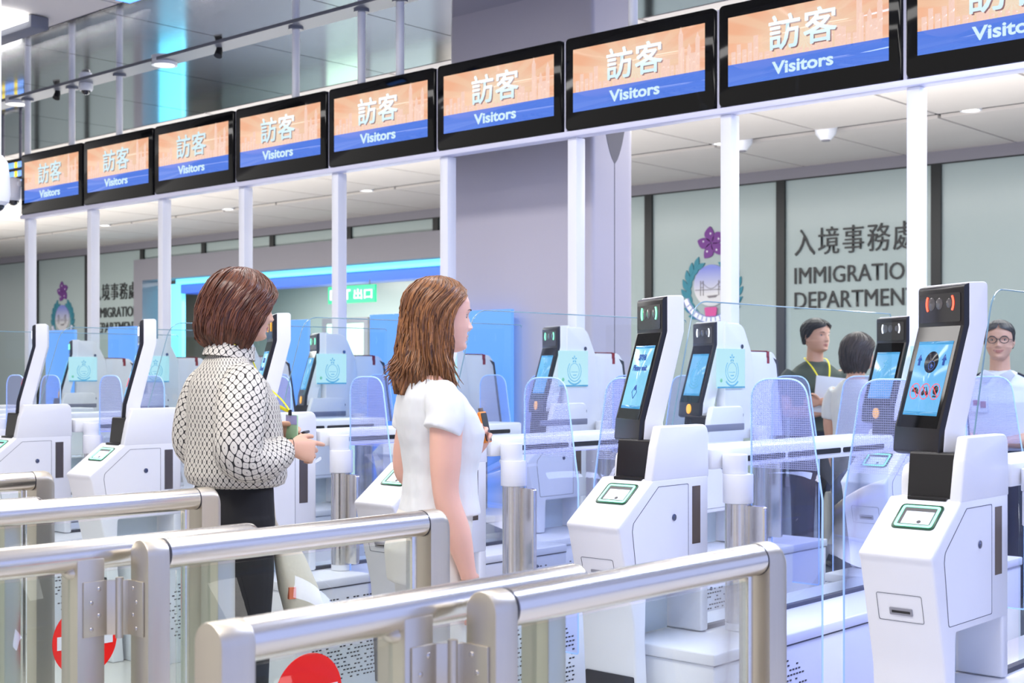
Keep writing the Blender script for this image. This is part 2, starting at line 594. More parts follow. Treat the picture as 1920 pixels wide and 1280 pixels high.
# ---------------------------------------------------------------- wall emblem and department lettering
M_PURPLE = mat('purple_flower', (104, 40, 128), 0.5)
M_TEAL = mat('teal_leaves', (34, 122, 140), 0.5)
M_BLUEDK = mat('blue_ribbon', (48, 84, 176), 0.5)
M_PINK = mat('pink_shield', (208, 66, 140), 0.5)
M_SKYB = mat('emblem_blue_disc', (122, 136, 206), 0.5)
_n = M_SKYB.node_tree
_g = _n.nodes.new('ShaderNodeTexCoord'); _q = _n.nodes.new('ShaderNodeSeparateXYZ'); _r = _n.nodes.new('ShaderNodeValToRGB')
_n.links.new(_g.outputs['Generated'], _q.inputs[0]); _n.links.new(_q.outputs['Z'], _r.inputs[0])
_r.color_ramp.elements[0].color = lin((206, 206, 208)); _r.color_ramp.elements[0].position = 0.30
_r.color_ramp.elements[1].color = lin((118, 130, 204)); _r.color_ramp.elements[1].position = 0.92
_n.links.new(_r.outputs[0], _n.nodes['Principled BSDF'].inputs['Base Color'])
M_SEA = mat('emblem_pale_disc', (206, 208, 214), 0.5)
M_LINE = mat('emblem_grey_line', (120, 116, 122), 0.5)
M_EWHITE = mat('emblem_white', (236, 236, 240), 0.5)
M_LETTER = mat('black_wall_letter', (26, 28, 30), 0.4)


def petal(ang, s, cx, cz):
    pts = []
    N = 12
    for i in range(N + 1):
        t = i / N
        r = 0.008 + 0.165 * t
        wd = 0.060 * math.sin(PI * min(t * 0.98 + 0.02, 1)) ** 0.8
        pts.append((r, -wd * 0.9 + 0.02 * math.sin(PI * t)))
    for i in range(N, -1, -1):
        t = i / N
        r = 0.008 + 0.165 * t
        wd = 0.060 * math.sin(PI * min(t * 0.98 + 0.02, 1)) ** 0.8
        pts.append((r, wd + 0.02 * math.sin(PI * t)))
    out = []
    for r, q in pts:
        b = ang + 0.9 * (r - 0.03)
        out.append((cx + s * (r * math.cos(b) - q * math.sin(b)), cz + s * (r * math.sin(b) + q * math.cos(b))))
    return out


def star(cx, cz, r):
    return [(cx + (r if k % 2 == 0 else r * 0.42) * math.cos(PI / 2 + k * PI / 5), cz + (r if k % 2 == 0 else r * 0.42) * math.sin(PI / 2 + k * PI / 5)) for k in range(10)]


def emblem(cx, label):
    cz = 2.30
    t = tag(empty('wall_emblem', (cx, YW, cz)), label, 'emblem', 'department emblems on the glass wall')
    og = (cx, YW, cz)
    f = MB()
    for k in range(5):
        f.prism(petal(PI / 2 + 2 * PI * k / 5, 1.18, cx, 2.87), 'y', YW - 0.016, YW)
    fl = f.build('flower', M_PURPLE, t, og)
    s = MB()
    for k in range(5):
        a = PI / 2 + 2 * PI * k / 5 + 0.09
        s.prism(star(cx + 0.115 * math.cos(a), 2.87 + 0.115 * math.sin(a), 0.016), 'y', YW - 0.019, YW - 0.0155)
    s.build('star', M_EWHITE, fl, og)
    for sd in (-1, 1):
        lv = MB()
        for k in range(8):
            a = -PI / 2 + sd * (0.50 + 0.265 * k)
            px_, pz_ = cx + 0.345 * math.cos(a), 2.30 + 0.36 * math.sin(a)
            for dth in (0.42, -0.30):
                ta = a + sd * (PI / 2) - sd * dth
                L, W = 0.17, 0.034
                pts = [(px_ + L * q * math.cos(ta) - W * math.sin(PI * q) * sg * math.sin(ta), pz_ + L * q * math.sin(ta) + W * math.sin(PI * q) * sg * math.cos(ta))
                       for sg, qs in ((1, [i / 8 for i in range(9)]), (-1, [i / 8 for i in range(7, 0, -1)])) for q in qs]
                lv.prism(pts, 'y', YW - 0.012 - 0.0004 * k - (0.002 if dth > 0 else 0), YW)
        lv.build('wreath_branch', M_TEAL, t, og)
    d = MB().prism(circ(cx, 2.36, 0.25, 40), 'y', YW - 0.020, YW, 0)
    ds = d.build('disc', [M_SKYB, M_SEA], t, og)
    br = MB()
    for tx in (-0.13, 0.13):
        for q in (-0.02, 0.02):
            br.box(cx + tx + q - 0.004, cx + tx + q + 0.004, YW - 0.025, YW - 0.021, 2.24, 2.42)
        br.box(cx + tx - 0.02, cx + tx + 0.02, YW - 0.025, YW - 0.021, 2.385, 2.393)
        br.box(cx + tx - 0.02, cx + tx + 0.02, YW - 0.025, YW - 0.021, 2.335, 2.343)
    br.box(cx - 0.23, cx + 0.23, YW - 0.025, YW - 0.021, 2.305, 2.313)
    for i in range(16):
        u0, u1 = -0.13 + 0.26 * i / 16, -0.13 + 0.26 * (i + 1) / 16
        z0, z1 = 2.32 + 0.09 * (u0 / 0.13) ** 2, 2.32 + 0.09 * (u1 / 0.13) ** 2
        br.prism([(cx + u0, z0), (cx + u1, z1), (cx + u1, z1 + 0.006), (cx + u0, z0 + 0.006)], 'y', YW - 0.025, YW - 0.021)
    br.prism([(cx - 0.06, 2.235), (cx + 0.10, 2.245), (cx + 0.07, 2.215), (cx - 0.03, 2.21)], 'y', YW - 0.025, YW - 0.021)
    br.build('bridge', M_LINE, ds, og)
    rb = MB()
    o_, i_ = [], []
    for k in range(33):
        a = PI + 0.35 + (PI - 0.7) * k / 32
        o_.append((cx + 0.43 * math.cos(a), 2.34 + 0.43 * math.sin(a)))
        i_.append((cx + 0.35 * math.cos(a), 2.34 + 0.35 * math.sin(a)))
    rb.prism(o_ + i_[::-1], 'y', YW - 0.022, YW - 0.012, 0)
    for k in range(32):
        for rr in (0.352, 0.424):
            a0, a1 = PI + 0.35 + (PI - 0.7) * k / 32, PI + 0.35 + (PI - 0.7) * (k + 1) / 32
            rb.prism([(cx + r * math.cos(a), 2.34 + r * math.sin(a)) for r, a in ((rr, a0), (rr, a1), (rr + 0.009, a1), (rr + 0.009, a0))], 'y', YW - 0.0245, YW - 0.0215, 1)
    word = 'IMMIGRATION'
    for k in range(13):
        a = PI + 0.5 + (PI - 1.0) * (k + 0.5) / 13
        rb.prism([(cx + r * math.cos(a + q), 2.34 + r * math.sin(a + q)) for r, q in ((0.365, -0.012), (0.365, 0.012), (0.415, 0.012), (0.415, -0.012))], 'y', YW - 0.0245, YW - 0.0215, 1)
    rb.build('ribbon', [M_EWHITE, M_BLUEDK], t, og)
    MB().prism(rpoly([(cx - 0.075, 1.99), (cx + 0.075, 1.99), (cx + 0.09, 2.10), (cx - 0.09, 2.10)], 0.02), 'y', YW - 0.03, YW - 0.02).build('shield', M_PINK, t, og)


def lettering(x0, which):
    """three lines on the wall; each line one thing of wall-mounted letters"""
    og = (x0, YW, 2.5)
    Fm = frame((0, YW - 0.012, 0), (1, 0, 0), (0, 0, 1))
    for body, wd, z0, z1, nm in (('入境事務處', 1.475, 2.645, 2.955, 'Chinese'), ('IMMIGRATION', 1.525, 2.325, 2.512, 'English'), ('DEPARTMENT', 1.50, 2.045, 2.232, 'English')):
        m = MB()
        fit_text(m, body, Fm, x0, x0 + wd, z0, z1, bold=0.0, depth=0.012, space=1.15 if body[0] == '入' else 1.0)
        o = m.build('wall_lettering', M_LETTER, None, (x0, YW, z0), smooth=0, fix=False)
        o.location = (x0, YW, z0)
        line = {'入境事務處': 'Chinese department name in black characters', 'IMMIGRATION': 'black word IMMIGRATION', 'DEPARTMENT': 'black word DEPARTMENT'}[body]
        tag(o, line + which, 'wall sign', 'department lettering on the glass wall')


emblem(-9.144, 'large purple-flowered department crest on the frosted wall, behind the post near the right')
emblem(-24.174, 'small distant purple-flowered department crest on the frosted wall at the far left')
lettering(-8.01, ' at the right above the green-shirted man')
lettering(-23.05, ' far left beside the grey portal')

# ---------------------------------------------------------------- exit sign hanging in the portal
t = tag(empty('exit_sign', (-15.5, YW + 0.1, 2.64)), 'green lit exit sign with Chinese characters hanging in the portal', 'sign')
og = (-15.5, YW + 0.1, 2.64)
M_EXIT = mat('exit_sign_green', (40, 190, 130), 0.3, emit=(52, 200, 140), es=1.0)
M_EXITW = mat('exit_sign_white', (240, 250, 245), 0.3, emit=(235, 255, 245), es=1.2)
MB().box(-16.35, -15.26, YW + 0.09, YW + 0.13, 2.375, 2.64).build('sign_panel', M_EXIT, t, og, bevel=0.006)
lt = MB()
Fm = frame((0, YW + 0.088, 0), (1, 0, 0), (0, 0, 1))
fit_text(lt, 'EXIT', Fm, -16.30, -15.82, 2.43, 2.585, bold=0.02)
fit_text(lt, '出口', Fm, -15.74, -15.32, 2.43, 2.585, bold=0.02)
lt.build('lettering', M_EXITW, t, og, smooth=0, fix=False)
MB().tube([(-16.2, YW + 0.11, 2.64), (-16.2, YW + 0.11, 2.72)], 0.01).tube([(-15.4, YW + 0.11, 2.64), (-15.4, YW + 0.11, 2.72)], 0.01).build('bracket', M_BAND, t, og)

# ---------------------------------------------------------------- lane signs, gantry beam, posts, hanging poles
SX, SY, ZB, ZT = -10.7916, 5.76, 2.655, 3.160
M_SIGNSCR = bpy.data.materials.new('sign_screen_orange')
M_SIGNSCR.use_nodes = True
_t = M_SIGNSCR.node_tree
_b = _t.nodes['Principled BSDF']
_b.inputs['Base Color'].default_value = (0.01, 0.01, 0.01, 1)
_b.inputs['Roughness'].default_value = 0.08
_tc = _t.nodes.new('ShaderNodeTexCoord')
_sp = _t.nodes.new('ShaderNodeSeparateXYZ')
_t.links.new(_tc.outputs['Generated'], _sp.inputs[0])
_dx = _t.nodes.new('ShaderNodeMath'); _dx.operation = 'SUBTRACT'; _dx.inputs[1].default_value = 0.5
_dz = _t.nodes.new('ShaderNodeMath'); _dz.operation = 'SUBTRACT'; _dz.inputs[1].default_value = 0.25
_t.links.new(_sp.outputs['X'], _dx.inputs[0]); _t.links.new(_sp.outputs['Z'], _dz.inputs[0])
_dx2 = _t.nodes.new('ShaderNodeMath'); _dx2.operation = 'MULTIPLY'; _dx2.inputs[1].default_value = 2.0
_t.links.new(_dx.outputs[0], _dx2.inputs[0])
_at = _t.nodes.new('ShaderNodeMath'); _at.operation = 'ARCTAN2'
_t.links.new(_dz.outputs[0], _at.inputs[0]); _t.links.new(_dx2.outputs[0], _at.inputs[1])
_mm = _t.nodes.new('ShaderNodeMath'); _mm.operation = 'MULTIPLY'; _mm.inputs[1].default_value = 16
_t.links.new(_at.outputs[0], _mm.inputs[0])
_sn = _t.nodes.new('ShaderNodeMath'); _sn.operation = 'SINE'
_t.links.new(_mm.outputs[0], _sn.inputs[0])
_ds = _t.nodes.new('ShaderNodeVectorMath'); _ds.operation = 'LENGTH'
_cb = _t.nodes.new('ShaderNodeCombineXYZ')
_t.links.new(_dx2.outputs[0], _cb.inputs[0]); _t.links.new(_dz.outputs[0], _cb.inputs[1])
_t.links.new(_cb.outputs[0], _ds.inputs[0])
_rp = _t.nodes.new('ShaderNodeValToRGB')
_rp.color_ramp.elements[0].color = lin((250, 232, 206)); _rp.color_ramp.elements[0].position = 0.05
_rp.color_ramp.elements[1].color = lin((250, 186, 148)); _rp.color_ramp.elements[1].position = 0.95
_t.links.new(_ds.outputs['Value'], _rp.inputs[0])
_mx = _t.nodes.new('ShaderNodeMix'); _mx.data_type = 'RGBA'
_mx.inputs[7].default_value = lin((252, 214, 180))
_mr = _t.nodes.new('ShaderNodeMapRange')
_mr.inputs['From Min'].default_value = -0.2; _mr.inputs['From Max'].default_value = 0.6
_mr.inputs['To Max'].default_value = 0.5
_t.links.new(_sn.outputs[0], _mr.inputs[0])
_t.links.new(_mr.outputs[0], _mx.inputs[0]); _t.links.new(_rp.outputs[0], _mx.inputs[6])
_t.links.new(_mx.outputs[2], _b.inputs['Emission Color'])
_b.inputs['Emission Strength'].default_value = 0.92
M_SIGNBLUE = mat('sign_screen_blue', (8, 10, 20), 0.08, emit=(84, 128, 232), es=0.95)
M_SIGNTXT = mat('sign_character_pale_cyan', (8, 10, 20), 0.1, emit=(214, 242, 250), es=1.0)
M_SIGNSH = mat('sign_character_shade', (8, 10, 20), 0.1, emit=(150, 104, 104), es=0.8)
M_SKYLINE = mat('sign_skyline_peach', (8, 10, 20), 0.1, emit=(253, 214, 196), es=0.95)
M_BEAM = mat('lavender_white_beam', (226, 226, 246), 0.4)
M_POST = mat('white_gantry_post', (240, 241, 246), 0.35)

TXT_CN = text_me('訪客', 1.0, 0.0, 0.02, space=1.08)
TXT_EN = text_me('Visitors', 1.0, 0.025, 0.02)


def put_text(mb, me, M, x0, x1, y0, y1, w0=0.0, mi=0):
    a, b, c, d = bbox2(me)
    S = Matrix.Translation((x0, y0, w0)) @ Matrix.Diagonal(((x1 - x0) / (b - a), (y1 - y0) / (d - c), 0.1, 1)) @ Matrix.Translation((-a, -c, 0))
    mb.mesh(me, M @ S, mi)


def sign(i):
    x0 = SX + i + 0.012; x1 = SX + i + 1 - 0.012
    og = ((x0 + x1) / 2, SY, ZB)
    t = empty('visitor_sign', og)
    body = MB().prism(rpoly([(x0, ZB), (x1, ZB), (x1, ZT), (x0, ZT)], 0.028, 5), 'y', SY - 0.035, SY + 0.04)
    body.build('housing', M_GLOSS, t, og, bevel=0.003)
    sx0, sx1, sz0, sz1 = x0 + 0.055, x1 - 0.06, ZB + 0.095, ZT - 0.068
    y = SY - 0.0355
    zb = sz0 + 0.31 * (sz1 - sz0)
    scr = MB().box(sx0, sx1, y - 0.001, y + 0.002, zb, sz1).build('screen', M_SIGNSCR, t, og, smooth=0)
    sk = MB()
    rr = random.Random(11)
    for k in range(26):
        a = sx0 + 0.02 + (sx1 - sx0 - 0.04) * k / 26
        hh = 0.03 + 0.07 * rr.random() + (0.05 if k in (3, 4, 17, 22) else 0)
        if 9 < k < 15: hh *= 0.6
        wdt = 0.016 + 0.014 * rr.random()
        sk.box(a, min(a + wdt, sx1), y - 0.0022, y - 0.0008, zb, zb + hh)
    for fx, hh, ww in ((0.83, 0.24, 0.028), (0.95, 0.20, 0.026), (0.89, 0.15, 0.022)):
        a = sx0 + fx * (sx1 - sx0)
        sk.box(a - ww / 2, a + ww / 2, y - 0.0022, y - 0.0008, zb, zb + hh * 0.85)
        sk.prism([(a - ww * 0.4, zb + hh * 0.85), (a + ww * 0.4, zb + hh * 0.85), (a, zb + hh)], 'y', y - 0.0022, y - 0.0008)
    sk.build('skyline', M_SKYLINE, scr, og, smooth=0)
    bl = MB().box(sx0, sx1, y - 0.001, y + 0.002, sz0, zb).build('blue_band', M_SIGNBLUE, t, og, smooth=0)
    Fm = frame((0, y - 0.003, 0), (1, 0, 0), (0, 0, 1))
    cw = 0.42 * (sx1 - sx0); cx = sx0 + 0.485 * (sx1 - sx0)
    cz0, cz1 = zb + 0.035, zb + 0.035 + 0.165
    c = MB()
    put_text(c, TXT_CN, Fm, cx - cw / 2 + 0.008, cx + cw / 2 + 0.008, cz0 - 0.008, cz1 - 0.008, -0.001, 1)
    for q, (ox, oz) in enumerate(((0, 0), (0.0022, 0.0022), (-0.0022, 0.0022), (0.0022, -0.0022), (-0.0022, -0.0022))):
        put_text(c, TXT_CN, Fm, cx - cw / 2 + ox, cx + cw / 2 + ox, cz0 + oz, cz1 + oz, 0.001 + q * 0.00005, 0)
    c.build('character_lettering', [M_SIGNTXT, M_SIGNSH], scr, og, smooth=0, fix=False)
    e = MB()
    put_text(e, TXT_EN, Fm, cx - 0.165, cx + 0.165, sz0 + 0.022, zb - 0.022, 0.001, 0)
    e.build('word_lettering', M_SIGNTXT, bl, og, smooth=0, fix=False)
    ordn = ['leftmost', 'second from the left', 'third from the left', 'fourth from the left', 'fifth, in the middle', 'fourth from the right',
            'third from the right', 'second from the right, largest whole one', 'rightmost, cut off by the picture edge'][i]
    tag(t, 'black framed Visitors lane sign, ' + ordn, 'sign', 'visitor lane signs in a row')


for i in range(9): sign(i)

beam = MB()
beam.box(SX - 0.02, SX + 9.05, SY - 0.03, SY + 0.055, ZB - 0.032, ZB - 0.002)
for i in range(10):
    beam.box(SX + i - 0.010, SX + i + 0.010, SY - 0.02, SY + 0.04, ZB - 0.002, ZT - 0.01)
tag(beam.build('gantry_beam', M_BEAM, bevel=0.003), 'thin pale lavender beam carrying the whole row of Visitors signs', 'beam')

for i in range(9):
    x = SX + i
    og = (x + 0.03, SY + 0.03, 0)
    p = MB().box(x - 0.005, x + 0.06, SY + 0.003, SY + 0.078, 0, ZB - 0.033).build('gantry_post', M_POST, None, og, bevel=0.004)
    p.location = og
    names = ['leftmost', 'second from left', 'third from left', 'fourth from left', 'fifth from left', 'fourth from right', 'third from right', 'second from right', 'rightmost']
    tag(p, 'square white post under the signs, %s of nine' % names[i], 'post', 'white posts under the signs')

for k, x in enumerate((-10.793, -10.074, -9.367, -7.196, -6.534, -6.175, -4.365)):
    t = empty('ceiling_pole', (x, 5.79, ZT))
    og = (x, 5.79, ZT)
    MB().tube([(x, 5.79, ZT - 0.005), (x, 5.79, CEIL - 0.015)], 0.026, 16).build('pole', M_POST, t, og)
    MB().tube([(x, 5.79, CEIL - 0.03), (x, 5.79, CEIL - 0.012)], 0.05, 20).build('flange', M_STRIP, t, og)
    nm = ['leftmost, over the first sign', 'over the right half of the first sign', 'over the second sign', 'over the fourth sign', 'over the left end of the fifth sign',
          'over the right half of the fifth sign', 'over the seventh sign'][k]
    tag(t, 'thin white pole holding the signs, ' + nm, 'pole', 'poles holding the sign row')

# small fittings in the ceiling channel
M_CAMW = mat('white_camera_shell', (236, 238, 242), 0.35)
M_DOME = mat('dark_camera_dome', (20, 22, 30), 0.08, coat=0.8)
M_LAMP = mat('downlight_glow', (255, 255, 255), 0.3, emit=(255, 252, 246), es=3.0)


def dome_cam(loc, s, label):
    t = tag(empty('dome_camera', loc), label, 'security camera')
    x, y, z = loc
    MB().loft([circ3(x, y, z - q * s, r * s) for q, r in ((0, .085), (.02, .092), (.07, .09), (.095, .075))]).build('shell', M_CAMW, t, loc)
    MB().ball((x, y, z - 0.09 * s), (0.062 * s, 0.062 * s, 0.06 * s), 20, 12).build('dome', M_DOME, t, loc)


def circ3(x, y, z, r, n=24):
    return [(x + r * math.cos(2 * PI * k / n), y + r * math.sin(2 * PI * k / n), z) for k in range(n)]


dome_cam((-9.86, 5.79, CEIL - 0.012), 0.62, 'white dome camera hanging from the grey ceiling channel at the left')
for k, x in enumerate((-10.30, -8.06)):
    t = empty('spot_fitting', (x, 5.79, CEIL))
    og = (x, 5.79, CEIL)
    MB().tube([(x, 5.79, CEIL - 0.01), (x, 5.79, CEIL - 0.03)], [0.022, 0.022], 14).build('base', M_BLACK, t, og)
    MB().tube([(x, 5.79, CEIL - 0.03), (x + 0.01, 5.77, CEIL - 0.075)], [0.024, 0.03], 14).build('head', M_BLACK, t, og)
    tag(t, 'small black spot fitting in the ceiling channel, ' + ('left of the dome camera' if k == 0 else 'between the second and fourth sign poles'), 'spotlight', 'black spots in the channel')


def downlight(x, y, label, group, z=CEIL):
    t = tag(empty('ceiling_downlight', (x, y, z)), label, 'ceiling light', group)
    og = (x, y, z)
    MB().ring(circ(x, y, 0.095, 28), circ(x, y, 0.075, 28), 'z', z - 0.022, z + 0.03).build('trim_ring', M_CAMW, t, og)
    MB().prism(circ(x, y, 0.075, 28), 'z', z - 0.014, z + 0.03).build('lamp', M_LAMP, t, og)


for k, (x, nm) in enumerate(((-10.98, 'far left end of the channel'), (-8.75, 'above the third sign'), (-5.75, 'by the column'), (-3.9, 'above the right signs'))):
    downlight(x, 5.79, 'round white downlight in the grey ceiling channel, ' + nm, 'downlights in the ceiling channel', CEIL - 0.012)
for k, (x, nm) in enumerate(((-5.1, 'furthest right'), (-7.75, 'third from the right'), (-10.4, 'left of the column'), (-13.2, 'above the portal'), (-16.2, 'left of the portal middle'), (-19.5, 'above the far crest'))):
    downlight(x, 11.78, 'round downlight glowing in the dark ceiling slot, ' + nm, 'downlights in the rear slot', CEIL + 0.03)
for k, (x, nm) in enumerate(((-6.55, 'left of the right-hand sign post'), (-7.5, 'nearer the crest'))):
    t = empty('ceiling_speaker', (x, 11.78, CEIL))
    og = (x, 11.78, CEIL)
    MB().tube([(x, 11.78, CEIL + 0.03), (x, 11.78, CEIL - 0.03), (x, 11.78, CEIL - 0.09)], [0.11, 0.10, 0.05], 20).build('horn', M_CAMW, t, og)
    MB().tube([(x, 11.78, CEIL - 0.085), (x, 11.78, CEIL - 0.10)], [0.045, 0.04], 20).build('grille', M_BAND, t, og)
    tag(t, 'small white cone fitting under the dark ceiling slot, ' + nm, 'ceiling fitting', 'cone fittings in the rear slot')

# ---------------------------------------------------------------- gate kiosks
KX, NK = -1.5104, 6
M_GREYSCR = mat('dark_arrow_display', (52, 52, 58), 0.25)
M_GRNARROW = mat('green_arrow_led', (40, 200, 120), 0.3, emit=(60, 205, 130), es=0.9)
M_INNER = mat('pale_inner_panel', (206, 216, 220), 0.35)
M_SLOTIN = mat('slot_inside_steel', (120, 108, 98), 0.3, 0.9)
EMB_CACHE = {}


def emblem_lines(mb, M, s, mi=0):
    """outline crest drawn on a screen: flower, ring, wreath, ribbon (u right, v up)."""
    def arc(cx, cy, r, a0, a1, wd, n=24):
        for k in range(n):
            b0, b1 = a0 + (a1 - a0) * k / n, a0 + (a1 - a0) * (k + 1) / n
            mb.prism([(cx + q * math.cos(b), cy + q * math.sin(b)) for q, b in ((r, b0), (r, b1), (r + wd, b1), (r + wd, b0))], 'w', 0.0004, 0.0012, mi, M)
    arc(0, 0, 0.26 * s, 0, 2 * PI, 0.022 * s, 32)
    arc(0, 0, 0.36 * s, 0.9 - PI, 0.0 + PI * 0.62 - PI, 0.03 * s, 12)
    arc(0, 0, 0.36 * s, PI * 0.75, PI * 1.4, 0.03 * s, 14)
    arc(0, 0, 0.36 * s, -PI * 0.40, PI * 0.25, 0.03 * s, 14)
    arc(0, 0.02 * s, 0.47 * s, PI * 1.25, PI * 1.75, 0.06 * s, 14)
    for k in range(5):
        a = PI / 2 + 2 * PI * k / 5
        L = 0.15 * s
        c = (0.0, 0.42 * s)
        mb.prism([(c[0] + r * math.cos(a + q), c[1] + r * math.sin(a + q)) for r, q in ((0.02 * s, 0), (L * 0.7, -0.35), (L, 0), (L * 0.7, 0.35))], 'w', 0.0004, 0.0012, mi, M)
    mb.prism([(-0.18 * s, -0.05 * s), (0.18 * s, -0.05 * s), (0.18 * s, -0.03 * s), (-0.18 * s, -0.03 * s)], 'w', 0.0004, 0.0012, mi, M)
    mb.prism([(-0.10 * s, -0.14 * s), (0.12 * s, -0.13 * s), (0.08 * s, -0.17 * s), (-0.06 * s, -0.17 * s)], 'w', 0.0004, 0.0012, mi, M)


def kiosk(x, dy, label, group, led, content, rear=False, button=False):
    """gate kiosk: right side in the plane x, front nose at y = 3.25 + dy, facing -y."""
    og = (x - 0.1, 3.5 + dy, 0)
    t = tag(empty('gate_kiosk', og), label, 'kiosk', group)

    def Y(pts): return [(p + dy, q) for p, q in pts]
    L, Rr = x - 0.205, x
    # body: nose, sloping reader top, deep shoulder plate on the right, tapering front pillar
    b = MB()
    zb = 0.486 if rear else 0.0
    foot = [(3.395, zb), (3.342, zb)] if rear else [(3.395, 0.50), (3.432, zb), (3.372, zb)]
    pr = [(3.262, 0.842), (3.250, 0.862), (3.434, 0.998), (3.74, 0.998), (3.74, 0.655), (3.40, 0.655)] + foot + [(3.334, 0.56)]
    prof = rpoly(Y(pr), [0.04, 0.03, 0.012, 0, 0, 0.01] + [0] * len(foot) + [0.2], 6)
    b.prism(prof, 'x', L, Rr)
    b.box(L, Rr, 3.70 + dy, 3.74 + dy, 0.486, 0.66)
    body = b.build('body', M_WHITE, t, og, bevel=0.014, seg=3, smooth=50)
    sh = MB().prism(rpoly(Y([(3.428, 0.99), (3.452, 1.10), (3.476, 1.164), (3.74, 1.164), (3.745, 0.99)]), [0, 0.02, 0.01, 0.035, 0], 5), 'x', x - 0.034, x)
    sh.build('shoulder', M_WHITE, t, og, bevel=0.006, smooth=45)
    ls = MB().prism(rpoly(Y([(3.50, 0.98), (3.50, 1.085), (3.74, 1.085), (3.745, 0.98)]), [0, 0.07, 0.02, 0], 7), 'x', L, x - 0.163)
    ls.build('side_shell', M_WHITE, t, og, bevel=0.006, smooth=45)
    MB().prism(rpoly(Y([(3.452, 0.99), (3.468, 1.12), (3.72, 1.12), (3.72, 0.99)]), 0.01), 'x', x - 0.162, x - 0.030).build('neck_core', M_BLACK, t, og)
    MB().box(x - 0.150, x - 0.040, 3.425 + dy, 3.50 + dy, 0.992, 1.003).build('tray', M_BLACK, t, og, bevel=0.003)
    MB().prism(Y([(3.41, 0.486), (3.41, 0.65), (3.69, 0.65), (3.69, 0.486)]), 'x', x - 0.14, x - 0.13).build('inner_panel', M_INNER, t, og)
    # side door with its lock, seam and steel slot
    d = MB()
    door = Y([(3.462, 0.975), (3.625, 0.975), (3.625, 0.675), (3.352, 0.675), (3.325, 0.845), (3.330, 0.87)])
    d.prism(rpoly(door, [0.006, 0.006, 0.006, 0.01, 0.03, 0.02], 4), 'x', x - 0.004, x + 0.0006)
    sm = MB().ring(rpoly(door, [0.006, 0.006, 0.006, 0.01, 0.03, 0.02], 4), rpoly([(p + (3.48 + dy - p) * 0.010, q + (0.82 - q) * 0.010) for p, q in door], [0.006, 0.006, 0.006, 0.01, 0.03, 0.02], 4), 'x', x - 0.004, x + 0.0012)
    dr = d.build('side_door', M_WHITE2, t, og, smooth=30)
    sm.build('seam', M_SEAM, dr, og)
    MB().prism(circ(3.545 + dy, 0.872, 0.011, 20), 'x', x, x + 0.003).prism(circ(3.545 + dy, 0.872, 0.0045, 12), 'x', x + 0.003, x + 0.004).build('lock', M_LOCK, dr, og, bevel=0.001)
    MB().prism(Y([(3.647, 0.965), (3.692, 0.965), (3.692, 0.778), (3.647, 0.778)]), 'x', x - 0.02, x + 0.0012).build('hand_slot', M_SLOTIN, t, og)
    # reader on the slope
    sl = Vector((0, 0.184, 0.136)).normalized()
    c0 = Vector((x - 0.094, 3.250 + dy + 0.184 * 0.66, 0.862 + 0.136 * 0.66 + 0.0012))
    F = frame(c0, (1, 0, 0), sl)
    a, h_ = 0.060, 0.048
    rd = MB().prism(rpoly([(-a, -h_), (a, -h_), (a, h_), (-a, h_)], 0.014), 'w', -0.004, 0.0018, 0, F).build('document_reader', M_GREENDARK, t, og, bevel=0.0008)
    o1 = rpoly([(-a + .007, -h_ + .007), (a - .007, -h_ + .007), (a - .007, h_ - .007), (-a + .007, h_ - .007)], 0.010)
    i1 = rpoly([(-a + .014, -h_ + .014), (a - .014, -h_ + .014), (a - .014, h_ - .014), (-a + .014, h_ - .014)], 0.006)
    MB().ring(o1, i1, 'w', 0.0015, 0.0034, 0, F).build('light_ring', M_GREENRING, rd, og)
    i2 = [(-a + .015, -h_ + .015), (a - .015, -h_ + .015), (a - .015, h_ - .015), (-a + .015, h_ - .015)]
    MB().prism(i2, 'w', 0.0012, 0.0024, 0, F).build('scanner_well', M_DARKGREY, rd, og)
    i3 = [(-a + .024, -h_ + .018), (a - .018, -h_ + .018), (a - .018, h_ - .030), (-a + .024, h_ - .030)]
    MB().prism(i3, 'w', 0.0022, 0.0032, 0, F).build('scanner_glass', mat('bright_scanner_glass', (210, 226, 240), 0.1, emit=(226, 236, 250), es=0.55), rd, og)
    MB().prism(circ(0.012, -0.022, 0.006, 14), 'w', 0.0030, 0.004, 0, F).build('scanner_sensor', M_DARKGREY, rd, og)
    # card flap and slot on the front pillar, arrow display below
    fz = lambda z: 3.262 + (0.842 - z) * (3.334 - 3.262) / (0.842 - 0.56) + dy
    n_ = Vector((0, -0.97, -0.25))
    up = Vector((0, fz(0.80) - fz(0.70), 0.10)).normalized()
    Fc = frame((x - 0.105, fz(0.72) - 0.0005, 0.72), (1, 0, 0), up)
    cf = rpoly([(-0.063, -0.036), (0.063, -0.036), (0.063, 0.040), (-0.063, 0.040)], 0.006)
    ci = rpoly([(-0.0622, -0.0352), (0.0622, -0.0352), (0.0622, 0.0392), (-0.0622, 0.0392)], 0.0055)
    MB().ring(cf, ci, 'w', -0.003, 0.0008, 0, Fc).build('flap_seam', M_SEAM, t, og)
    cs = MB().prism(rpoly([(-0.030, -0.018), (0.034, -0.018), (0.034, 0.002), (-0.030, 0.002)], 0.003), 'w', -0.002, 0.0022, 0, Fc).build('card_slot', mat('grey_slot_surround', (150, 150, 158), 0.4), t, og, bevel=0.0008)
    MB().prism([(-0.023, -0.0115), (0.028, -0.0115), (0.028, -0.005), (-0.023, -0.005)], 'w', 0.002, 0.0028, 0, Fc).build('slot_mouth', M_BLACK, cs, og)
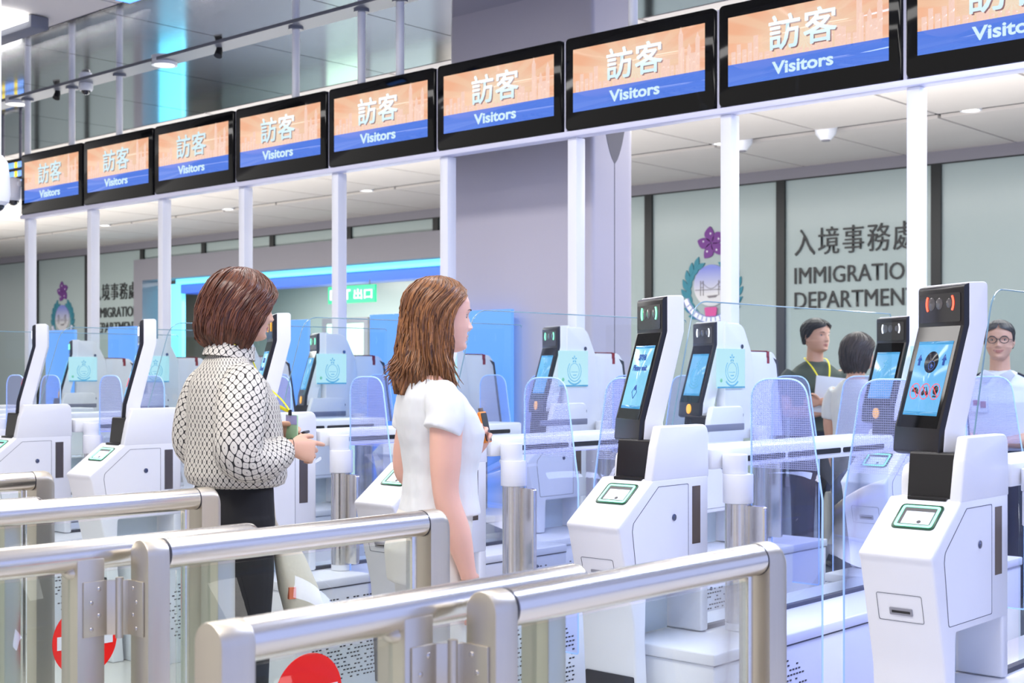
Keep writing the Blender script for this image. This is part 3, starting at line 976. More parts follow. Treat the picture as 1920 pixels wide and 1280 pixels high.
    if not rear:
        Fa = frame((x - 0.1025, 3.352 + dy, 0.30), (1, 0, 0), (0, -0.05, 1))
        ad = MB().prism(rpoly([(-0.095, -0.10), (0.095, -0.10), (0.095, 0.095), (-0.095, 0.095)], 0.006), 'w', -0.012, 0.006, 0, Fa).build('arrow_display', M_GREYSCR, t, og, bevel=0.001)
        ar = MB()
        for r in range(8):
            for c in range(-r, r + 1):
                ar.prism(circ(c * 0.0055, 0.055 - r * 0.008, 0.0021, 6), 'w', 0.0055, 0.0068, 0, Fa)
        for r in range(8):
            for c in range(-2, 3):
                ar.prism(circ(c * 0.0055, -0.012 - r * 0.008, 0.0021, 6), 'w', 0.0055, 0.0068, 0, Fa)
        ar.build('arrow', M_GRNARROW, ad, og, smooth=0)
    # head: white shell and black face, the whole head turned towards the user in the lane on the left
    W = 0.215
    MH = Matrix.Translation((x - 0.032, 3.553 + dy, 0)) @ Matrix.Rotation(math.radians(-31 if not rear else -27), 4, 'Z')
    hd = MB().prism(rpoly([(-0.083, 1.108), (-0.077, 1.178), (0.0, 1.465), (0.0, 1.580), (0.059, 1.582), (0.059, 1.465), (-0.014, 1.172), (-0.006, 1.108)], [0.004, 0.02, 0.03, 0.004, 0.014, 0.03, 0.02, 0.004], 5), 'x', -W, 0)
    hd.v = [tuple(MH @ Vector(v)) for v in hd.v]
    head = hd.build('head', M_WHITE, t, og, bevel=0.012, seg=3, smooth=45)
    bz = MB().prism(rpoly([(-0.081, 1.104), (-0.099, 1.112), (-0.093, 1.180), (-0.016, 1.463), (-0.016, 1.572), (0.003, 1.578), (0.003, 1.465), (-0.074, 1.178)], [0.003, 0.012, 0.006, 0.006, 0.012, 0.003, 0.01, 0.01], 4), 'x', -W + 0.0008, -0.0008)
    bz.v = [tuple(MH @ Vector(v)) for v in bz.v]
    bezel = bz.build('face_frame', M_BLACK, head, og, bevel=0.010, seg=3, smooth=45)
    R3 = MH.to_3x3()
    rt = R3 @ Vector((1, 0, 0))
    usl = R3 @ Vector((0, 0.077, 0.283)).normalized()
    Fs = frame(MH @ Vector((-W / 2, -0.0545, 1.3215)), rt, usl)
    MB().prism(rpoly([(-0.098, -0.145), (0.094, -0.145), (0.094, 0.145), (-0.098, 0.145)], 0.003), 'w', -0.002, 0.0008, 0, Fs).build('face_glass', M_GLOSS, head, og)
    sc = M_CYANSCR if content == 'wait' else M_BLUESCR
    hw_, v0, v1 = 0.080, -0.110, 0.102
    scr = MB().prism([(-hw_, v0), (hw_, v0), (hw_, v1), (-hw_, v1)], 'w', 0.0006, 0.0016, 0, Fs).build('screen', sc, head, og, smooth=0)
    Fe = Fs @ Matrix.Translation((0, 0, 0.0014))
    Fd = Fe @ Matrix.Diagonal((1.74, 1, 1, 1))
    ic = MB()
    ic.prism([(-hw_, v0), (hw_, v0), (hw_, v0 + 0.010), (-hw_, v0 + 0.010)], 'w', 0.0003, 0.0007, 3, Fe)
    ic.prism([(-hw_, v1 - 0.009), (hw_, v1 - 0.009), (hw_, v1), (-hw_, v1)], 'w', 0.0003, 0.0007, 3, Fe)
    if content == 'wait':
        Ft = Fe @ Matrix.Translation((0, 0, .0006))
        fit_text(ic, '請等候', Ft, -0.030, 0.034, 0.052, 0.073, bold=0.01, mi=1)
        fit_text(ic, 'Please wait', Ft, -0.056, 0.058, 0.017, 0.037, bold=0.012, mi=1)
        for k in range(4):
            q = [(0, 0.022), (0.020, 0), (0, -0.022), (-0.020, 0)]
            a_, b_ = q[k], q[(k + 1) % 4]
            ic.tube([tuple(Fe @ Vector((a_[0] + 0.004, a_[1] - 0.055, 0.0012))), tuple(Fe @ Vector((b_[0] + 0.004, b_[1] - 0.055, 0.0012)))], 0.001, 6, 1)
        ic.prism([(-0.004, -0.036), (0.010, -0.030), (0.016, -0.045), (0.002, -0.050)], 'w', 0.0004, 0.0012, 1, Fe)
    elif content == 'camera':
        ic.prism(circ(0.0, 0.042, 0.0183, 36, 0.031), 'w', 0.0004, 0.0012, 0, Fd)
        ic.ring(circ(0.003, 0.032, 0.0085, 28, 0.0135), circ(0.003, 0.032, 0.0075, 28, 0.0118), 'w', 0.0012, 0.0018, 1, Fd)
        ic.prism([(0.0, 0.036), (0.003, 0.038), (0.004, 0.034), (0.007, 0.033), (0.006, 0.026), (0.002, 0.025)], 'w', 0.0012, 0.0018, 1, Fd)
        for sx in (-1, 1):
            ic.prism([(sx * 0.033 + p * 0.95, 0.050 + q * 1.45) for p, q in ((-0.003, -0.012), (0.003, -0.012), (0.003, -0.002), (0.0065, -0.002), (0, 0.010), (-0.0065, -0.002), (-0.003, -0.002))], 'w', 0.0004, 0.0012, 1, Fd)
        for k in (-1, 0, 1):
            cx, cy = 0.001 + k * 0.0275, -0.042
            if k == -1:
                ic.prism(circ(cx, cy - 0.002, 0.0085, 20, 0.013, 0, PI), 'w', 0.0004, 0.0012, 0, Fd)
                ic.prism([(cx - 0.002, cy - 0.003), (cx + 0.010, cy - 0.008), (cx + 0.010, cy - 0.003), (cx, cy + 0.001)], 'w', 0.0004, 0.0012, 0, Fd)
            elif k == 0:
                for q in (-0.005, 0.005):
                    ic.prism(circ(cx + q, cy - 0.005, 0.004, 16, 0.007), 'w', 0.0004, 0.0012, 0, Fd)
                    ic.prism([(cx + q - 0.001, cy + 0.001), (cx + q + 0.001, cy + 0.001), (cx + q * 0.4, cy + 0.013), (cx + q * 0.4 - 0.002, cy + 0.013)], 'w', 0.0004, 0.0012, 0, Fd)
            else:
                ic.prism(circ(cx, cy + 0.004, 0.0066, 20, 0.013), 'w', 0.0004, 0.0012, 0, Fd)
                ic.prism([(cx - 0.005, cy - 0.016), (cx + 0.005, cy - 0.016), (cx + 0.004, cy - 0.011), (cx - 0.004, cy - 0.011)], 'w', 0.0004, 0.0012, 0, Fd)
            ic.ring(circ(cx, cy, 0.0130, 32, 0.0230), circ(cx, cy, 0.0119, 32, 0.0211), 'w', 0.0012, 0.0018, 2, Fd)
            ic.prism([(cx - 0.0086, cy + 0.0168), (cx - 0.0096, cy + 0.0150), (cx + 0.0086, cy - 0.0168), (cx + 0.0096, cy - 0.0150)], 'w', 0.0012, 0.0018, 2, Fd)
    else:
        emblem_lines(ic, Fe @ Matrix.Translation((0, -0.008, 0)), 0.135, 4)
    ic.build('screen_icons', [M_INK, M_NAVY, M_RED, M_SCRLINE, M_FAINT], scr, og, smooth=0, fix=False)
    Fh = frame(MH @ Vector((-W / 2, -0.0165, 1.525)), rt, (0, 0, 1))
    wn = MB().prism(rpoly([(-0.098, -0.052), (0.092, -0.052), (0.092, 0.028), (-0.098, 0.028)], 0.006), 'w', -0.001, 0.0012, 0, Fh).build('sensor_window', mat('smoked_sensor_window', (38, 36, 38), 0.10), head, og)
    for cx, rr_ in ((-0.040, 0.0175), (-0.003, 0.0155), (0.042, 0.0125)):
        MB().prism(circ(cx, 0, rr_, 28, rr_ * 1.05), 'w', 0.0008, 0.0022, 0, Fh).build('lens', M_LENS, wn, og, bevel=0.0004)
    for sg, cx in ((-1, -0.062), (1, 0.063)):
        pts = []
        for k in range(13):
            an = (PI if sg < 0 else 0) + (k / 12 - 0.5) * 1.35 * (1 if sg > 0 else -1)
            pts.append(tuple(Fh @ Vector((cx + (math.cos(an) + (1 if sg < 0 else -1)) * 0.026, math.sin(an) * 0.031, 0.0022))))
        MB().tube(pts, 0.0030, 8).build('sensor_light', led, wn, og)
    if button:
        Fb = frame(MH @ Vector((-W / 2, -0.0965, 1.150)), rt, (0, 0.08, 1))
        MB().prism(circ(0, 0, 0.022, 24, 0.024), 'w', -0.002, 0.004, 0, Fb).build('touch_button', M_ORANGE, head, og, bevel=0.001)
    if rear:
        rp = MB().prism(rpoly(Y([(3.585, 1.0), (3.585, 1.574), (3.745, 1.572), (3.83, 1.42), (3.885, 1.0)]), [0, 0.01, 0.09, 0.08, 0], 7), 'x', x - 0.06, x - 0.006)
        rpo = rp.build('rear_panel', M_WHITE2, t, og, bevel=0.005, smooth=45)
        MB().prism(circ(3.735 + dy, 1.458, 0.011, 16), 'x', x - 0.006, x - 0.003).build('lock', M_LOCK, rpo, og)
        MB().prism(circ(3.735 + dy, 1.118, 0.011, 16), 'x', x - 0.006, x - 0.003).build('lock', M_LOCK, rpo, og)
        sr = MB().prism(rpoly(Y([(3.845, 1.0), (3.845, 1.437), (4.06, 1.434), (4.10, 1.39), (4.17, 1.0)]), [0, 0.02, 0.05, 0.03, 0], 5), 'x', x - 0.16, x - 0.025)
        sro = sr.build('service_housing', M_WHITE2, t, og, bevel=0.005, smooth=45)
        tp = MB().box(x - 0.131, x - 0.0235, 3.995 + dy, 4.020 + dy, 1.405, 1.4375)
        tp.box(x - 0.027, x - 0.0235, 4.0 + dy, 4.022 + dy, 1.375, 1.41)
        tp.box(x - 0.131, x - 0.022, 3.85 + dy, 4.0 + dy, 1.4365, 1.440)
        tp.build('red_tape', M_REDTAPE, sro, og)
        MB().prism(Y([(4.06, 1.405), (4.105, 1.39), (4.175, 1.0), (4.155, 1.0), (4.09, 1.37)]), 'x', x - 0.128, x - 0.0245).build('housing_gasket', M_DARKGREY, sro, og)
        MB().box(x - 0.004, x + 0.003, 3.352 + dy, 3.745 + dy, 1.046, 1.078).build('scan_slot', mat('grey_scan_slot', (130, 132, 150), 0.4), t, og, bevel=0.003)
        # glowing plate in place of a crest screen's reflection in glass
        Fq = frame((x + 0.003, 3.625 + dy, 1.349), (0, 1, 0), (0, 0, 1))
        ss = MB().prism(rpoly([(-0.122, -0.096), (0.122, -0.096), (0.122, 0.096), (-0.122, 0.096)], 0.003), 'w', -0.006, 0.001, 0, Fq).build('screen_reflection', mat('pale_cyan_screen_reflection', (10, 20, 25), 0.15, emit=(196, 240, 252), es=0.98), t, og)
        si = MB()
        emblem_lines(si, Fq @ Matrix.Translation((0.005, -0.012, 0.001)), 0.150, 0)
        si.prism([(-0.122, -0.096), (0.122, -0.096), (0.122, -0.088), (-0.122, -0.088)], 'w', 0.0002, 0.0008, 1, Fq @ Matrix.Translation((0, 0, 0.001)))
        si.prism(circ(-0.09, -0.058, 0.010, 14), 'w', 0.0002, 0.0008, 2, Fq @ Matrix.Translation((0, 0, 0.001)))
        si.build('screen_icons', [M_FAINT, M_SCRLINE, mat('reflected_green_mark', (10, 40, 30), 0.2, emit=(120, 205, 180), es=0.9)], ss, og, smooth=0, fix=False)  # icons of the reflected screen
    return t


FRONT = ['red sensor lights, nearest, at the right', 'Please wait on its screen',
         'half hidden behind the white-shirted woman', 'facing the woman in patterned blouse', 'left of the patterned blouse', 'leftmost of the front row']
for n in range(NK):
    kiosk(KX - n, 0.0, 'white face scan kiosk with green lit reader, ' + FRONT[n], 'face scan kiosks in the front row',
          [M_LEDRED, M_LEDGRN, M_LEDGRN, M_ORANGE, M_LEDWHT, M_LEDWHT][n], ['camera', 'wait', 'wait', 'wait', 'camera', 'camera'][n])
BACK = ['behind the nearest front kiosk', 'amber button, right of the Please wait kiosk', 'green sensor lights, left of the Please wait kiosk', 'hidden behind the white-shirted woman',
        'between the two women', 'behind the patterned blouse', 'behind the second front kiosk from left', 'between the two leftmost front kiosks', 'at the far left edge']
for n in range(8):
    kiosk(KX - 1.148 - n, 2.02, 'white rear kiosk with pale crest screen, ' + BACK[n], 'exit side kiosks in the back row',
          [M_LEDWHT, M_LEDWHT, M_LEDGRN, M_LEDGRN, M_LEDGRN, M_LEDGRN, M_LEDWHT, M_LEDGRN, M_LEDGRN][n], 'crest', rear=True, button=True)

# ---------------------------------------------------------------- lane cabinets, tall glass, gate pillars with acrylic flaps
LANE = ['at the right edge', 'behind the Please wait kiosk', 'behind the white-shirted woman', 'behind the patterned blouse', 'behind the second front kiosk from left', 'behind the leftmost front kiosk', 'beyond the leftmost front kiosk', 'second beyond the leftmost front kiosk', 'third beyond the leftmost front kiosk']


def dashes(mb, x, y0, z0, ny, nz, seed, mi=0, sp=0.0185, sz=0.0165):
    rr = random.Random(seed)
    for j in range(nz):
        for i in range(ny):
            u, v = i / ny - 0.5, j / nz - 0.5
            if rr.random() < 0.62 and (u * u + v * v * 0.8 < 0.27):
                mb.box(x, x + 0.0012, y0 + i * sp + (j % 2) * sp * 0.3, y0 + i * sp + sp * 0.66 + (j % 2) * sp * 0.3, z0 + j * sz, z0 + j * sz + 0.0055, mi)


def cabinet(n):
    x = KX - n
    og = (x, 4.4, 0)
    t = tag(empty('gate_cabinet', og), 'low white glazed lane divider with slotted rail, ' + LANE[n], 'gate cabinet', 'lane dividers between front and back kiosks')
    tr = MB().box(x - 0.20, x + 0.003, 3.76, 5.06, 1.012, 1.080).build('top_rail', M_WHITE, t, og, bevel=0.010, smooth=45)
    for a, b in ((3.90, 4.22), (4.24, 4.62), (4.64, 4.97)):
        MB().prism(rpoly([(a, 1.030), (b, 1.030), (b, 1.049), (a, 1.049)], 0.008), 'x', x - 0.005, x + 0.0055).build('rail_slot', M_BLACK, tr, og)
    MB().box(x - 0.17, x - 0.05, 3.92, 5.04, 1.0075, 1.0118).build('blue_light_strip', mat('blue_led_strip', (120, 130, 255), 0.3, emit=(120, 130, 255), es=2.2), tr, og)
    MB().box(x - 0.035, x - 0.023, 3.90, 5.06, 0.485, 1.012).build('glass_panel', M_GLASS2, t, og, smooth=0)
    ba = MB()
    ba.box(x - 0.21, x + 0.222, 3.44, 5.15, 0.445, 0.482)
    ba.box(x - 0.21, x + 0.215, 3.45, 5.15, 0.0, 0.443)
    ba.box(x - 0.36, x + 0.074, 5.15, 6.20, 0.445, 0.482)
    ba.box(x - 0.36, x + 0.067, 5.15, 6.195, 0.0, 0.443)
    base = ba.build('base', M_WHITE, t, og, bevel=0.006, smooth=45)
    MB().box(x - 0.04, x - 0.018, 3.75, 5.12, 0.482, 0.496).build('glass_channel', M_SEAM, base, og)
    MB().box(x + 0.2145, x + 0.2165, 3.45, 5.15, 0.4405, 0.4445).build('seam', M_SEAM, base, og)
    pf_ = MB()
    for s in (3.52, 4.62, 5.30):
        dashes(pf_, x + (0.2148 if s < 5 else 0.0668), s, 0.06, 26, 21, n * 7 + int(s * 10))
    pf_.build('perforation', M_BLACK, base, og, smooth=0, fix=False)
    MB().prism(circ(4.93, 0.425 - 0.03, 0.008, 16), 'x', x + 0.215, x + 0.218).build('lock', M_LOCK, base, og)


for n in range(9): cabinet(n)

for n in range(7):
    x = KX - n - 0.028
    poly_ = rpoly([(3.575, 1.165), (3.70, 1.568), (5.09, 1.568), (5.09, 1.081), (3.76, 1.081), (3.74, 1.165)], [0, 0.10, 0.012, 0, 0, 0], 8)
    o = MB().prism(poly_, 'x', x - 0.005, x + 0.005)
    og = (x, 4.3, 1.081)
    t = tag(empty('divider_glass', og), 'tall clear glass sheet on the lane divider ' + LANE[n], 'glass panel', 'tall glass sheets on the dividers')
    g = o.build('glass_sheet', M_GLASS, t, og, smooth=40)
    e = MB()
    pts = [(x, p, q) for p, q in poly_[:10 + 9]]
    e.tube(pts, 0.0022, 6)
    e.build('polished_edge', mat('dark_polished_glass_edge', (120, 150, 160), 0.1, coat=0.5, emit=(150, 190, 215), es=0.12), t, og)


def gate(x, y, sgn, label, group, wide=0.262):
    """pillar beside a kiosk plane with an acrylic flap swung across the lane; sgn=+1 opens towards +x"""
    cx = x + sgn * 0.057
    og = (cx, y, 0)
    t = tag(empty('flap_gate', og), label, 'gate', group)
    MB().tube([(cx, y, 0.484 if sgn > 0 else 0.0), (cx, y, 0.508)], 0.043, 28).build('foot', M_WHITE, t, og)
    MB().tube([(cx, y, 0.508), (cx, y, 0.900)], 0.0435, 32).build('steel_sleeve', M_STEEL, t, og)
    MB().tube([(cx, y, 0.901), (cx, y, 0.998)], 0.050, 32).build('cap', M_WHITE, t, og, bevel=0.003)
    MB().tube([(cx - sgn * 0.012, y, 0.998), (cx - sgn * 0.012, y, 1.062)], 0.042, 28).build('cap_neck', M_WHITE, t, og, bevel=0.003)
    MB().prism(rpoly([(cx + sgn * 0.03, 0.515), (cx + sgn * 0.108, 0.515), (cx + sgn * 0.108, 0.896), (cx + sgn * 0.03, 0.896)], [0, 0.014, 0.014, 0], 5), 'y', y - 0.010, y + 0.010).build('steel_wing', M_STEEL, t, og, bevel=0.003)
    x0 = x + sgn * 0.098
    inner = x0 + sgn * wide
    fl = rpoly([(x0, 0.30), (inner, 0.30), (inner, 0.93), (inner - sgn * 0.062, 1.312), (x0, 1.312)], [0.01, 0.01, 0.10, 0.075, 0.075], 8)
    org2 = (cx, y, 0)
    MB().prism(fl, 'y', y + 0.012, y + 0.020).build('acrylic_flap', M_ACRYL, t, org2, smooth=40)
    MB().tube([(p, y + 0.016, q) for p, q in fl] + [(fl[0][0], y + 0.016, fl[0][1])], 0.0032, 8, caps=False).build('flap_rim', M_EDGE, t, og)


for n in range(7):
    gate(KX - n, 3.83, 1, 'front steel pillar with clear flap on the divider ' + LANE[n], 'front flap gates')
    gate(KX - n - 0.205 + 0.0, 3.83, -1, 'front clear flap reaching left from the divider ' + LANE[n], 'front flap gates')
for n in range(1, 8):
    nm = ['', 'behind the nearest kiosk', 'behind the Please wait kiosk', 'near the white-shirted woman', 'between the women', 'behind the patterned blouse woman', 'far left', 'furthest left'][n]
    gate(KX - n - 0.148, 5.85, 1, 'rear steel pillar with clear flap opening rightwards, ' + nm, 'rear flap gates')
    gate(KX - n - 0.353, 5.85, -1, 'rear steel pillar with clear flap opening leftwards, ' + nm, 'rear flap gates')

# ---------------------------------------------------------------- steel handrails with hinged glass gate leaves
ZR, RR = 0.945, 0.033
M_NOENTRY = mat('red_no_entry_disc', (255, 26, 18), 0.5, spec=0.2)
M_NOENTRYW = mat('white_no_entry_bar', (240, 240, 240), 0.4)
ROW = ['nearest row', 'second row', 'third row', 'fourth row at the left edge']


def dpost(mb, xc, y0, y1, top=True):
    hw = RR + 0.001
    if top:
        pts = [(xc - hw, 0)] + [(xc + hw, 0)] + [(xc + hw * math.cos(a), ZR + hw * math.sin(a)) for a in [PI * k / 12 for k in range(13)]]
    else:
        pts = [(xc - hw, 0), (xc + hw, 0), (xc + hw, ZR - 0.005), (xc - hw, ZR - 0.005)]
    mb.prism(pts, 'y', y0, y1)
    return mb


for n in range(4):
    xa, xb = -1.622 - n, -1.520 - n
    # fixed rail
    og = (xa, 1.5, 0)
    t = tag(empty('steel_handrail', og), 'fixed steel handrail with square posts, ' + ROW[n], 'handrail', 'fixed handrails before the gates')
    rl = MB().tube([(xa, 1.19, ZR), (xa, 1.60, ZR), (xa, 1.962, ZR), (xa, 1.975, ZR), (xa, 1.985, ZR)], [RR, RR, RR, RR * 0.93, RR * 0.7], 28)
    rl.build('rail_tube', M_STEEL, t, og, smooth=45)
    dpost(MB(), xa, 1.145, 1.205).build('end_post', M_STEEL2, t, og, bevel=0.003, smooth=40)
    mp = dpost(MB(), xa, 1.500, 1.565, False).build('post', M_STEEL2, t, og, bevel=0.004, smooth=40)
    MB().ball((xa, 1.5325, ZR - 0.034), (0.034, 0.048, 0.020), 20, 10).build('weld', M_STEEL2, mp, og)
    dpost(MB(), xa, 1.855, 1.905, False).build('post', M_STEEL2, t, og, bevel=0.004, smooth=40)
    MB().box(xa - 0.006, xa + 0.006, 1.206, 1.499, 0.10, 0.905).box(xa - 0.006, xa + 0.006, 1.566, 1.854, 0.10, 0.905).build('glass_infill', M_GLASS2, t, og, smooth=0)
    # hinged leaf
    og = (xb, 2.0, 0)
    t = tag(empty('swing_gate', og), 'hinged steel gate leaf with glass and red sign, ' + ROW[n], 'gate', 'hinged gate leaves on the handrails')
    rb = MB().tube([(xb, 1.664, ZR), (xb, 2.44, ZR)], RR, 28).build('rail_tube', M_STEEL, t, og, smooth=45)
    for ya, yb in ((1.660, 1.665), (2.437, 2.440)):
        MB().tube([(xb, ya, ZR), (xb, yb, ZR)], RR * 1.02, 28).build('joint_ring', M_DARKGREY, rb, og)
    dpost(MB(), xb, 1.605, 1.660).build('hinge_post', M_STEEL2, t, og, bevel=0.003, smooth=40)
    ep = MB()
    hw = RR + 0.001
    D = [(xb - hw, 0), (xb + hw, 0)] + [(xb + hw * math.cos(PI * k / 12), ZR + hw * math.sin(PI * k / 12)) for k in range(13)]
    rings = []
    for y, s in ((2.440, 1.0), (2.486, 1.0), (2.500, 0.985), (2.508, 0.955), (2.511, 0.92)):
        rings.append([(xb + (p - xb) * (s if q > 0.9 else 1), y, q if q < 0.9 else ZR + (q - ZR) * s - (1 - s) * 0.25) for p, q in D])
    ep.loft(rings)
    ep.build('end_post', M_STEEL2, t, og, smooth=40)
    MB().box(xb - 0.012, xb + 0.012, 2.394, 2.412, 0.06, ZR - 0.03).build('glass_clamp', M_STEEL, t, og, bevel=0.002)
    gl = MB().box(xb - 0.006, xb + 0.006, 1.70, 2.393, 0.10, 0.905).build('glass_infill', M_GLASS2, t, og, smooth=0)
    ne = MB().prism(circ(2.06, 0.567, 0.102, 48), 'x', xb + 0.006, xb + 0.0085)
    sg = ne.build('no_entry_sign', M_NOENTRY, gl, og)
    # the white bar lies flush in the sign
    bar = MB().prism([(1.972, 0.549), (2.148, 0.549), (2.148, 0.587), (1.972, 0.587)], 'x', xb + 0.0084, xb + 0.0095)
    bar.build('sign_bar', M_NOENTRYW, gl, og)
    # hinge between the fixed post and the leaf
    h0, h1 = 0.775, 0.892
    hg = MB().tube([(xa + 0.058, 1.585, h0 - 0.006), (xa + 0.058, 1.585, h1 + 0.006)], 0.0085, 16).build('hinge', M_STEEL2, t, og)
    pl = MB().box(xa + 0.0345, xa + 0.0385, 1.512, 1.568, h0, h1)
    pl.prism([(xa + 0.0345, 1.566), (xa + 0.0385, 1.566), (xa + 0.060, 1.588), (xa + 0.057, 1.590)], 'z', h0, h1)
    pl.build('hinge_plate', M_STEEL2, hg, og, bevel=0.001)
    p2 = MB().box(xa + 0.060, xa + 0.122, 1.600, 1.6045, h0, h1)
    p2.prism([(xa + 0.058, 1.578), (xa + 0.062, 1.577), (xa + 0.069, 1.602), (xa + 0.064, 1.604)], 'z', h0, h1)
    p2.build('hinge_plate', M_STEEL2, hg, og, bevel=0.001)
    sc = MB()
    for k in range(4):
        z = h0 + 0.016 + k * 0.028
        sc.ball((xa + 0.039, 1.530 + 0.018 * (k % 2), z), (0.002, 0.0048, 0.0048), 10, 6)
        sc.ball((xa + 0.098 - 0.012 * (k % 2), 1.5995, z), (0.0048, 0.002, 0.0048), 10, 6)
    sc.build('screws', M_CHROME, hg, og)

# ---------------------------------------------------------------- glowing panels for blue glass reflections, left-hand camera pole, fittings
M_BLUEREFL = mat('blue_reflection_glow', (60, 110, 200), 0.4, emit=(112, 172, 252), es=0.85)  # emission in place of blue screen reflections in the barrier glass
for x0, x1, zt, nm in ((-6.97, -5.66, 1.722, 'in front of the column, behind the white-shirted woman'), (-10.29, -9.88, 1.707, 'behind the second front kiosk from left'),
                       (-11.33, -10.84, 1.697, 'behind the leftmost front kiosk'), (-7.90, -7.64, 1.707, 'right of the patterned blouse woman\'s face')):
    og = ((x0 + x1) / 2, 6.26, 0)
    t = tag(empty('blue_reflection_panel', og), 'glowing blue glass reflection beyond the gates, ' + nm, 'light board', 'blue glass reflections beyond the gates')
    MB().box(x0, x1, 6.25, 6.28, 0.35, zt).build('reflection_glow_plate', M_BLUEREFL, t, og, bevel=0.004)
    b = MB()
    for x in (x0 + 0.06, x1 - 0.06):
        b.box(x - 0.02, x + 0.02, 6.255, 6.275, 0.0, 0.35).box(x - 0.03, x + 0.03, 6.21, 6.32, 0.0, 0.015)
    b.build('added_stand', M_BAND, t, og)  # legs made up to hold the reflection panel

t = tag(empty('camera_pole', (-5.712, 2.92, CEIL)), 'white ceiling pole with a camera at the left picture edge', 'security camera')
og = (-5.712, 2.92, CEIL)
MB().tube([(-5.712, 2.92, CEIL), (-5.712, 2.92, 2.25)], 0.017, 16).build('pole', M_POST, t, og)
hs = MB().loft([circ3(-5.712, 2.92, z, r) for z, r in ((2.29, .024), (2.26, .045), (2.20, .052), (2.12, .056), (2.085, .05), (2.07, .034))]).build('housing', M_CAMW, t, og)
MB().ball((-5.712, 2.92, 2.072), (0.032, 0.032, 0.030), 16, 10).build('lens', M_DOME, hs, og)

t = tag(empty('wall_camera', (-10.83, 5.66, 2.82)), 'small white camera at the left end of the first Visitors sign', 'security camera')
og = (-10.83, 5.66, 2.82)
MB().loft([circ3(-10.87, 5.70, z, r) for z, r in ((2.98, .02), (2.965, .06), (2.90, .075), (2.80, .07), (2.78, .05))]).build('shell', M_CAMW, t, og)
MB().ball((-10.87, 5.70, 2.785), (0.05, 0.05, 0.045), 16, 10).build('dome', M_DOME, t, og)
MB().box(-10.87, -10.78, 5.70, 5.74, 2.90, 2.94).build('bracket', M_CAMW, t, og)

t = tag(empty('message_board', (-12.6, 6.6, 3.1)), 'dark board of yellow and blue lights at the far left behind the first sign', 'light board')
og = (-12.6, 6.6, 3.1)
MB().box(-12.95, -12.36, 6.6, 6.66, 3.12, 3.42).build('frame', M_BLACK, t, og, bevel=0.01)
my, mb_ = mat('yellow_light', (255, 220, 60), 0.3, emit=(255, 226, 70), es=1.2), mat('blue_white_light', (120, 170, 255), 0.3, emit=(130, 180, 255), es=1.2)
for r in range(3):
    for k in range(9):
        x = -12.92 + k * 0.062
        MB().box(x, x + 0.046, 6.590, 6.60, 3.15 + r * 0.088, 3.205 + r * 0.088).build('light_cell', my if k in (2, 6) else mb_, t, og, smooth=0)
MB().tube([(-12.85, 6.63, 3.42), (-12.85, 6.63, CEIL)], 0.015).tube([(-12.5, 6.63, 3.42), (-12.5, 6.63, CEIL)], 0.015).build('hanger', M_BAND, t, og)

t = tag(empty('ceiling_light_trough', (-8.4, 4.3, CEIL)), 'long white suspended light trough at the top left corner', 'ceiling light')
og = (-8.4, 4.3, CEIL)
MB().box(-10.2, -8.22, 4.43, 4.56, CEIL - 0.09, CEIL - 0.005).build('housing', M_STRIP, t, og, bevel=0.01)
MB().box(-10.2, -8.24, 4.20, 4.425, CEIL - 0.05, CEIL - 0.01).build('diffuser', M_LAMP, t, og)
t = tag(empty('blue_ceiling_lamp', (-7.2, 4.62, CEIL)), 'small blue ceiling lamp before the polished ceiling, top left', 'ceiling light')
og = (-7.2, 4.62, CEIL)
MB().box(-7.45, -7.0, 4.55, 4.68, CEIL - 0.03, CEIL - 0.002).build('housing', M_STRIP, t, og, bevel=0.004)
MB().box(-7.43, -7.02, 4.565, 4.665, CEIL - 0.034, CEIL - 0.029).build('lamp', mat('blue_lamp_glow', (60, 120, 255), 0.3, emit=(80, 150, 255), es=2.5), t, og)

# ---------------------------------------------------------------- people
M_SKIN = mat('skin_fair', (238, 186, 165), 0.45, var=0.03, vscale=20, sss=0.12)
M_SKIN2 = mat('skin_warm', (226, 178, 150), 0.45, var=0.03, vscale=20, sss=0.12)
M_SKIN3 = mat('skin_tan', (222, 172, 144), 0.5, var=0.04, vscale=20, sss=0.10)
M_LIPS = mat('lips_rose', (186, 78, 82), 0.35)
M_LIPS2 = mat('lips_brown_pink', (186, 118, 104), 0.45)
M_EYEW = mat('eye_white', (236, 232, 230), 0.2)
M_EYED = mat('dark_iris', (40, 26, 20), 0.15)
M_BROW = mat('dark_brow_hair', (62, 44, 36), 0.6)
M_BLACKCLOTH = mat('black_trouser_cloth', (18, 17, 20), 0.8, bump=0.2, bscale=14)
M_WHITECLOTH = mat('white_cotton', (232, 233, 232), 0.8, bump=0.8, bscale=7, bdist=0.03, stretch=(1, 1, 0.55), sss=0.05)
M_IVORY = mat('ivory_trouser_cloth', (234, 230, 220), 0.8, bump=0.7, bscale=6, bdist=0.03, stretch=(1, 1, 0.35))
M_GREENCLOTH = mat('dark_olive_cotton', (74, 84, 74), 0.85, bump=0.3, bscale=9)
M_UNIFORM = mat('white_uniform_cloth', (226, 230, 240), 0.75, bump=0.3, bscale=9)
M_NAVYCLOTH = mat('navy_uniform_cloth', (24, 28, 44), 0.8)
M_SHOEW = mat('white_sneaker', (232, 232, 232), 0.5)
M_SHOEB = mat('black_leather_shoe', (16, 16, 18), 0.3)
M_YELLOW = mat('yellow_lanyard', (236, 226, 40), 0.6)


